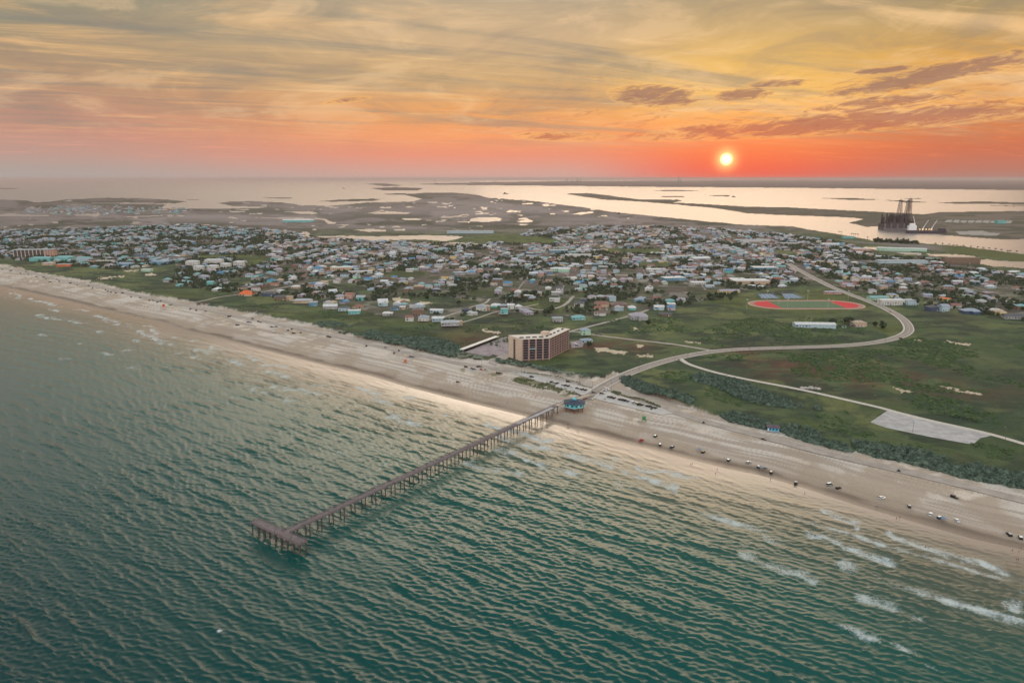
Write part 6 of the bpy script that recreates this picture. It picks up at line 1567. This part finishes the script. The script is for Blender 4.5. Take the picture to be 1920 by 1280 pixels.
# ---------------------------------------------------------------- vegetation
def ico(sub=1):
    import bmesh
    bm = bmesh.new(); bmesh.ops.create_icosphere(bm, subdivisions=sub, radius=1.0)
    v = np.array([tuple(p.co) for p in bm.verts]); f = np.array([[q.index for q in p.verts] for p in bm.faces]); bm.free()
    return v, f
def leaf_mat(name, dark, light, tint=None):
    m = bpy.data.materials.new(name); m.use_nodes = True; T = NT(m.node_tree); b = T.n['Principled BSDF']
    g = T.new('ShaderNodeNewGeometry')
    a = T.noise(g.outputs['Position'], 0.22, 5.0, 0.65); c_ = T.noise(g.outputs['Position'], 1.3, 4.0, 0.7)
    col = T.mix(T.ss(a * 0.6 + c_ * 0.4, .38, .62), dark, light)
    T.put(b.inputs['Base Color'], col); b.inputs['Roughness'].default_value = .9; b.inputs['Specular IOR Level'].default_value = .1
    return m
LEAF = {'shrub': leaf_mat('blue_green_shrub', (.026, .048, .038), (.115, .155, .120)), 'green': leaf_mat('green_shrub', (.030, .055, .024), (.075, .115, .045)), 'tree': leaf_mat('tree_foliage', (.018, .030, .020), (.050, .070, .038)), 'grass': leaf_mat('tussock_grass', (.045, .055, .025), (.12, .13, .06)), 'pale': leaf_mat('silvery_shrub', (.09, .12, .09), (.26, .28, .22))}
def blobs(name, pts, mat, label, sub=1, seed=1, leaves=0):
    """one mass of irregular bushes: pts = rows of x, y, z, radius, height"""
    rng = np.random.RandomState(seed); v, f = ico(sub); K = len(pts); P_ = np.array(pts)
    nv = len(v)
    jit = 1 + (rng.rand(K, nv) - .5) * .75
    V = v[None] * jit[..., None]
    a = rng.rand(K) * 6.28; c_, s_ = np.cos(a)[:, None], np.sin(a)[:, None]
    asp = 1 + (rng.rand(K) - .5)[:, None] * .5
    x = (V[..., 0] * c_ - V[..., 1] * s_) * P_[:, 3, None] * asp + P_[:, 0, None]; y = (V[..., 0] * s_ + V[..., 1] * c_) * P_[:, 3, None] / asp + P_[:, 1, None]
    z = np.maximum(V[..., 2], -.3) * P_[:, 4, None] + P_[:, 2, None]
    co = np.stack([x, y, z], -1).reshape(-1, 3); fs = (f[None] + (np.arange(K) * nv)[:, None, None]).reshape(-1, 3)
    if leaves:                                 # loose leaf sprays over the bushes break up their outline
        k = K * leaves; b = rng.randint(0, K, k); d = rng.normal(size=(k, 3)); d /= np.linalg.norm(d, axis=1)[:, None]; d[:, 2] = np.abs(d[:, 2])
        cen = P_[b, :3] + d * np.stack([P_[b, 3], P_[b, 3], P_[b, 4]], -1) * (1.0 + rng.rand(k, 1) * .3); sz = (P_[b, 3] * .30)[:, None]
        t1 = rng.normal(size=(k, 3)); t2 = rng.normal(size=(k, 3)); o = len(co)
        t1 /= np.linalg.norm(t1, axis=1)[:, None]; t2 /= np.linalg.norm(t2, axis=1)[:, None]
        tri = np.stack([cen - t1 * sz, cen + t1 * sz, cen + t2 * sz * 1.3], 1).reshape(-1, 3); co = np.concatenate([co, tri]); fs = np.concatenate([fs, np.arange(k * 3).reshape(-1, 3) + o])
    ob = big_mesh(name, co, fs, None, smooth=False); ob.data.materials.append(mat); return tag(ob, label, None, None, 'stuff')
def fill(polys, n, r0, r1, hr, seed, dens=None, z0=0):
    rng = np.random.RandomState(seed); out = []
    for poly in polys:
        g = np.array([G(*p, 2) for p in poly]); lo, hi_ = g.min(0), g.max(0)
        X_ = rng.uniform(lo[0], hi_[0], n * 4); Y_ = rng.uniform(lo[1], hi_[1], n * 4)
        m = inpoly(X_, Y_, g.tolist())
        if dens is not None: m &= fbm(X_, Y_, dens[0], 3, seed) > dens[1]
        X_, Y_ = X_[m][:n], Y_[m][:n]
        Z_ = np.where(nshore(X_, Y_) < -30, ground_z(X_, Y_), 1.7); r = rng.uniform(r0, r1, len(X_))
        out += list(zip(X_, Y_, Z_ + z0, r, r * hr * rng.uniform(.7, 1.3, len(X_))))
    return out
band1 = [(1166, 709), (1178, 707), (1215, 722), (1260, 737), (1300, 752), (1296, 762), (1250, 748), (1205, 737), (1180, 725), (1168, 716)]
band2 = [(1296, 707), (1330, 704), (1380, 715), (1440, 738), (1490, 755), (1540, 768), (1530, 774), (1480, 766), (1430, 757), (1380, 745), (1340, 727), (1300, 716)]
band3 = [(1352, 780), (1372, 776), (1400, 783), (1430, 790), (1444, 797), (1440, 805), (1410, 799), (1370, 790)]
band4 = [(1462, 800), (1500, 803), (1560, 818), (1640, 832), (1720, 848), (1800, 868), (1860, 880), (1960, 896), (2200, 940), (2200, 965), (1960, 925), (1880, 908), (1800, 894), (1720, 872), (1640, 856), (1560, 840), (1500, 824), (1470, 812)]
band5 = [(752, 640), (790, 632), (830, 638), (862, 652), (868, 662), (850, 670), (800, 660), (765, 652)]
band6 = [(590, 595), (640, 606), (700, 620), (760, 636), (756, 650), (720, 643), (660, 630), (600, 614)]
band7 = [(930, 672), (952, 674), (1000, 684), (1060, 696), (1105, 706), (1100, 711), (1050, 703), (1000, 691), (950, 684), (932, 680)]
blobs('dune_shrubs', fill([band1], 900, 1.1, 3.0, .85, 1, (18, .36)), LEAF['shrub'], 'blue-green dune shrubs along the seaward side of the field', 1, 2, 10)
blobs('dune_shrubs', fill([band2], 1500, 1.2, 3.2, .9, 2, (25, .42)), LEAF['shrub'], 'blue-green shrub thicket in the middle of the field', 1, 3, 10)
blobs('dune_shrubs', fill([band3], 400, 1.3, 3.0, .9, 3), LEAF['shrub'], 'blue-green dune shrubs left of the blue hut', 1, 4, 10)
blobs('dune_shrubs', fill([band4], 3200, 1.1, 3.2, .9, 4, (22, .40)), LEAF['shrub'], 'long blue-green shrub belt right of the blue hut', 1, 5, 10)
blobs('dune_shrubs', fill([band5], 900, 1.8, 4.0, .8, 5), LEAF['shrub'], 'big rounded shrub mound left of the tower parking', 1, 6, 8)
blobs('dune_shrubs', fill([band6], 700, 1.5, 3.2, .7, 6, (30, .46)), LEAF['shrub'], 'low dune shrubs along the far left beach', 1, 7, 6)
blobs('dune_scrub', fill([band7], 420, .8, 2.0, .7, 7, (14, .48)), LEAF['shrub'], 'sparse dune scrub between tower and beach road', 1, 8, 6)
blobs('pale_scrub', fill([band7, [(855, 664), (905, 668), (915, 676), (860, 672)]], 420, .5, 1.3, .7, 8, (10, .50)), LEAF['pale'], 'silvery scrub between tower and beach road', 1, 9, 6)
blobs('field_scrub', fill([[(1130, 600), (1400, 590), (1600, 600), (1640, 640), (1400, 648), (1330, 652), (1180, 630)]], 1500, .8, 2.3, .55, 9, (45, .53)), LEAF['green'], 'low green scrub in the field inside the road bend', 1, 10, 3)
blobs('field_scrub', fill([[(1310, 668), (1640, 655), (1730, 625), (1950, 610), (2000, 820), (1720, 770), (1420, 706)]], 4200, .8, 2.5, .55, 10, (50, .53)), LEAF['green'], 'low green scrub in the wide field right of the road', 1, 11, 3)
blobs('field_scrub', fill([[(1210, 690), (1290, 690), (1500, 735), (1640, 800), (1900, 840), (1900, 870), (1560, 812), (1330, 760)]], 1500, .7, 2.0, .5, 11, (35, .54)), LEAF['green'], 'low green scrub between the park road and shrub belt', 1, 12, 3)
blobs('field_scrub', fill([[(420, 565), (560, 575), (760, 612), (870, 600), (1050, 600), (940, 655), (860, 650), (740, 630), (600, 598), (440, 572)]], 1600, .8, 2.3, .5, 12, (45, .53)), LEAF['green'], 'low green scrub between the houses and dunes', 1, 13, 3)
blobs('dune_grass', fill([[(965, 707), (1030, 716), (1075, 732), (1090, 742), (1062, 747), (1010, 728), (960, 714)], [(1195, 757), (1225, 762), (1222, 768), (1195, 766)], [(1150, 732), (1164, 736), (1160, 741), (1146, 735)], [(1100, 744), (1135, 748), (1128, 752), (1100, 748)]], 1100, .35, .9, .6, 13, (12, .50)), LEAF['grass'], 'yellow-green dune grass around the pier parking', 1, 14, 3)
blobs('verge_grass', fill([[(976, 697), (1000, 700), (1060, 713), (1110, 726), (1108, 728), (1058, 715), (1000, 702), (975, 699)], [(1165, 740), (1200, 748), (1240, 762), (1238, 764), (1200, 750), (1164, 742)]], 500, .35, .8, .6, 14), LEAF['grass'], 'thin line of grass edging the pier parking lots', 1, 15, 3)
def town_trees():
    rng = np.random.RandomState(21); X_ = []; Y_ = []
    g = np.array([G(*p, 2) for p in TOWN if 330 < p[1] and -100 < p[0] < 2000]); lo, hi_ = g.min(0), g.max(0)
    x = rng.uniform(lo[0], hi_[0], 120000); y = rng.uniform(lo[1], hi_[1], 120000); px, py = to_px(x, y, 2.0)
    m = inpoly(px, py, TOWN) & (px > -60) & (px < 1990) & (nshore(x, y) < -180)
    for pl in OPENS + PONDS: m &= ~inpoly(px, py, pl)
    dn = fbm(x, y, 90, 3, 44); m &= (dn > np.where((px > 1450) | (px < 500), .42, .50)) & (road_level(x, y) < .1)
    x, y = x[m][:22000], y[m][:22000]; z = ground_z(x, y); r = rng.uniform(1.6, 4.2, len(x))
    P_ = list(zip(x, y, z + r * .8, r, r * .9))
    blobs('town_trees', P_, LEAF['tree'], 'dark trees and bushes filling the yards of the town', 1, 22, 4)
town_trees()
def crown_mesh(seed, R, Hc, mat):
    rng = np.random.RandomState(seed); v, f = ico(1); cs = []; fs = []; n = 0
    for k in range(9):
        d = rng.normal(size=3) * (R * .45, R * .45, Hc * .3); r = R * rng.uniform(.35, .6); vv = v * (1 + (rng.rand(len(v), 1) - .5) * .5) * (r, r, r * .8) + d; cs.append(vv); fs.append(f + n); n += len(v)
    k = 260; d = rng.normal(size=(k, 3)); d /= np.linalg.norm(d, axis=1)[:, None]; c_ = d * (R * 1.05, R * 1.05, Hc * .62) * rng.uniform(.75, 1.1, (k, 1)); t1 = rng.normal(size=(k, 3)) * .35; t2 = rng.normal(size=(k, 3)) * .35
    cs.append(np.stack([c_ - t1, c_ + t1, c_ + t2], 1).reshape(-1, 3)); fs.append(np.arange(k * 3).reshape(-1, 3) + n)
    co = np.concatenate(cs); co[:, 2] += 0; ff = np.concatenate(fs)
    me = bpy.data.meshes.new('crown'); me.from_pydata([tuple(p) for p in co], [], [tuple(int(i) for i in t) for t in ff]); me.materials.append(mat); return me
CR = [crown_mesh(s, 3.2, 4.2, LEAF['tree']) for s in (1, 2, 3)]
TR = MB().bar((0, 0, -.3), (.1, .05, 2.2), .28, .18).bar((.1, .05, 2.1), (.9, .2, 3.6), .14, .07).bar((.1, .05, 2.1), (-.7, -.3, 3.7), .14, .07).mesh('trunk', M['wood'])
PT = MB().bar((0, 0, -.3), (.15, 0, 3.5), .24, .18).bar((.15, 0, 3.49), (.3, .1, 7.0), .18, .15).mesh('trunk', M['wood'])
def palm_mesh():
    mb = MB(); rb = random.Random(8)
    for i in range(16):
        a = i * 2.4; lift = rb.uniform(.2, 1.0); L = rb.uniform(2.4, 3.0); p = Vector((.3, .1, 7.0)); prev = None
        for k in range(5):
            t = k / 4; w = .42 * (1 - abs(t - .4) * 1.3) + .05; c_ = p + Vector((math.cos(a) * L * t, math.sin(a) * L * t, lift * 1.4 * t - 2.3 * t * t)); s = Vector((-math.sin(a), math.cos(a), 0)) * w; d = Vector((0, 0, -w * .4))
            cur = (c_ + s + d, c_, c_ - s + d)
            if prev: mb.add([prev[0], prev[1], prev[2], cur[0], cur[1], cur[2]], [(0, 1, 4, 3), (1, 2, 5, 4)])
            prev = cur
    return mb.mesh('crown', LEAF['tree'])
PC = palm_mesh()
def tree(px, py, label, kind='tree', s=1.0, group=None, i=0):
    p = at(px, py); t = thing('palm_tree' if kind == 'palm' else 'tree', p, i * 1.7, label, 'palm' if kind == 'palm' else 'tree', group, (s, s, s))
    if kind == 'palm': put('trunk', PT, t); put('crown', PC, t)
    else: put('trunk', TR, t); put('crown', CR[i % 3], t, (0, 0, 4.2))
for i, (x, y) in enumerate([(1753, 461.5), (1767, 462), (1779.5, 463.5), (1787, 465), (1793, 465), (1806, 466), (1820, 467.5), (1832.5, 468.5), (1843, 470), (1854, 471), (1865.6, 472), (1876.7, 474), (1889, 476), (1894, 476), (1905, 477), (1626, 449.5), (1573, 438.5), (1577, 439), (1596, 442.5), (1600, 443), (1604, 443.5), (1608, 444)]):
    tree(x, y, '%s palm from the left along the grassy channel bank' % ordinal(i), 'palm', 1.5, 'palms along the channel bank', i)
rt = random.Random(5)
for i in range(26):
    x = 1640 + i * 3.2; tree(x, 452.5 + (x - 1640) * .058 + rt.uniform(0, 1.5), '%s tree from the left in the dark clump on the channel bank' % ordinal(i), 'tree', rt.uniform(1.2, 2.0), 'trees in the clump on the channel bank', i)
for i, (x, y, lb) in enumerate([(1215, 609, 'lone dark bush-like tree in the field right of the diagonal road'), (1033, 585, 'dark tree beside the winding lane above the tower'), (1264, 566, 'tree left of the pale houses at the field edge'), (1449, 528, 'dark tree right of the largest school building'), (1448, 533, 'second dark tree right of the largest school building'),
    (1590, 608, 'palm-like tree right of the small green shed'), (1640, 612, 'tree right of the tan two-storey house'), (1655, 616, 'tree near the inside of the road bend'), (1560, 612, 'small tree at the end of the long white metal building'), (1105, 650, 'dark bush-like tree at the tower rear lot'), (1330, 560, 'dark tree at the left end of the running track'), (1350, 562, 'second dark tree at the left end of the running track'), (1370, 563, 'third dark tree at the left end of the running track'),
    (1748, 556, 'palm-like tree behind the dark blue house'), (1716, 570, 'tree right of the pale blue three-storey house'), (1835, 585, 'dark tree right of the wide dark blue house'), (1845, 590, 'dark tree in front of the yellow house at right'), (1893, 583, 'dark tree behind the very long grey house'), (1208, 523, 'dark tree left of the blue-fronted school block'), (955, 568, 'dark tree behind the white gabled house'), (1000, 556, 'tree in the grass above the winding lane'), (860, 571, 'dark tree above the low dark blue house'), (800, 560, 'dark tree above the tan slabs'), (575, 552, 'dark tree behind the very long tan house'), (440, 519, 'dark tree below the white apartments')]):
    tree(x, y, lb, 'tree', 1.1 + .3 * (i % 3), None, i)
# ---------------------------------------------------------------- haze
def make_haze():
    m = bpy.data.materials.new("haze_air"); m.use_nodes = True
    m.node_tree.nodes.clear(); T = NT(m.node_tree)
    v = T.new('ShaderNodeVolumePrincipled')
    v.inputs['Color'].default_value = (.66, .54, .53, 1); v.inputs['Density'].default_value = 2.6e-5; v.inputs['Anisotropy'].default_value = 0.2
    o = T.new('ShaderNodeOutputMaterial'); T.l.new(v.outputs[0], o.inputs['Volume'])
    x0, x1, y0, y1, z0, z1 = -95000, 95000, -3000, 84000, -6, 235
    me = bpy.data.meshes.new("haze")
    vs = [(x, y, z) for z in (z0, z1) for x, y in ((x0, y0), (x1, y0), (x1, y1), (x0, y1))]
    me.from_pydata(vs, [], [(0, 3, 2, 1), (4, 5, 6, 7), (0, 1, 5, 4), (1, 2, 6, 5), (2, 3, 7, 6), (3, 0, 4, 7)])
    ob = bpy.data.objects.new("haze", me); COL.objects.link(ob); me.materials.append(m)
    tag(ob, kind='stuff')
make_haze()
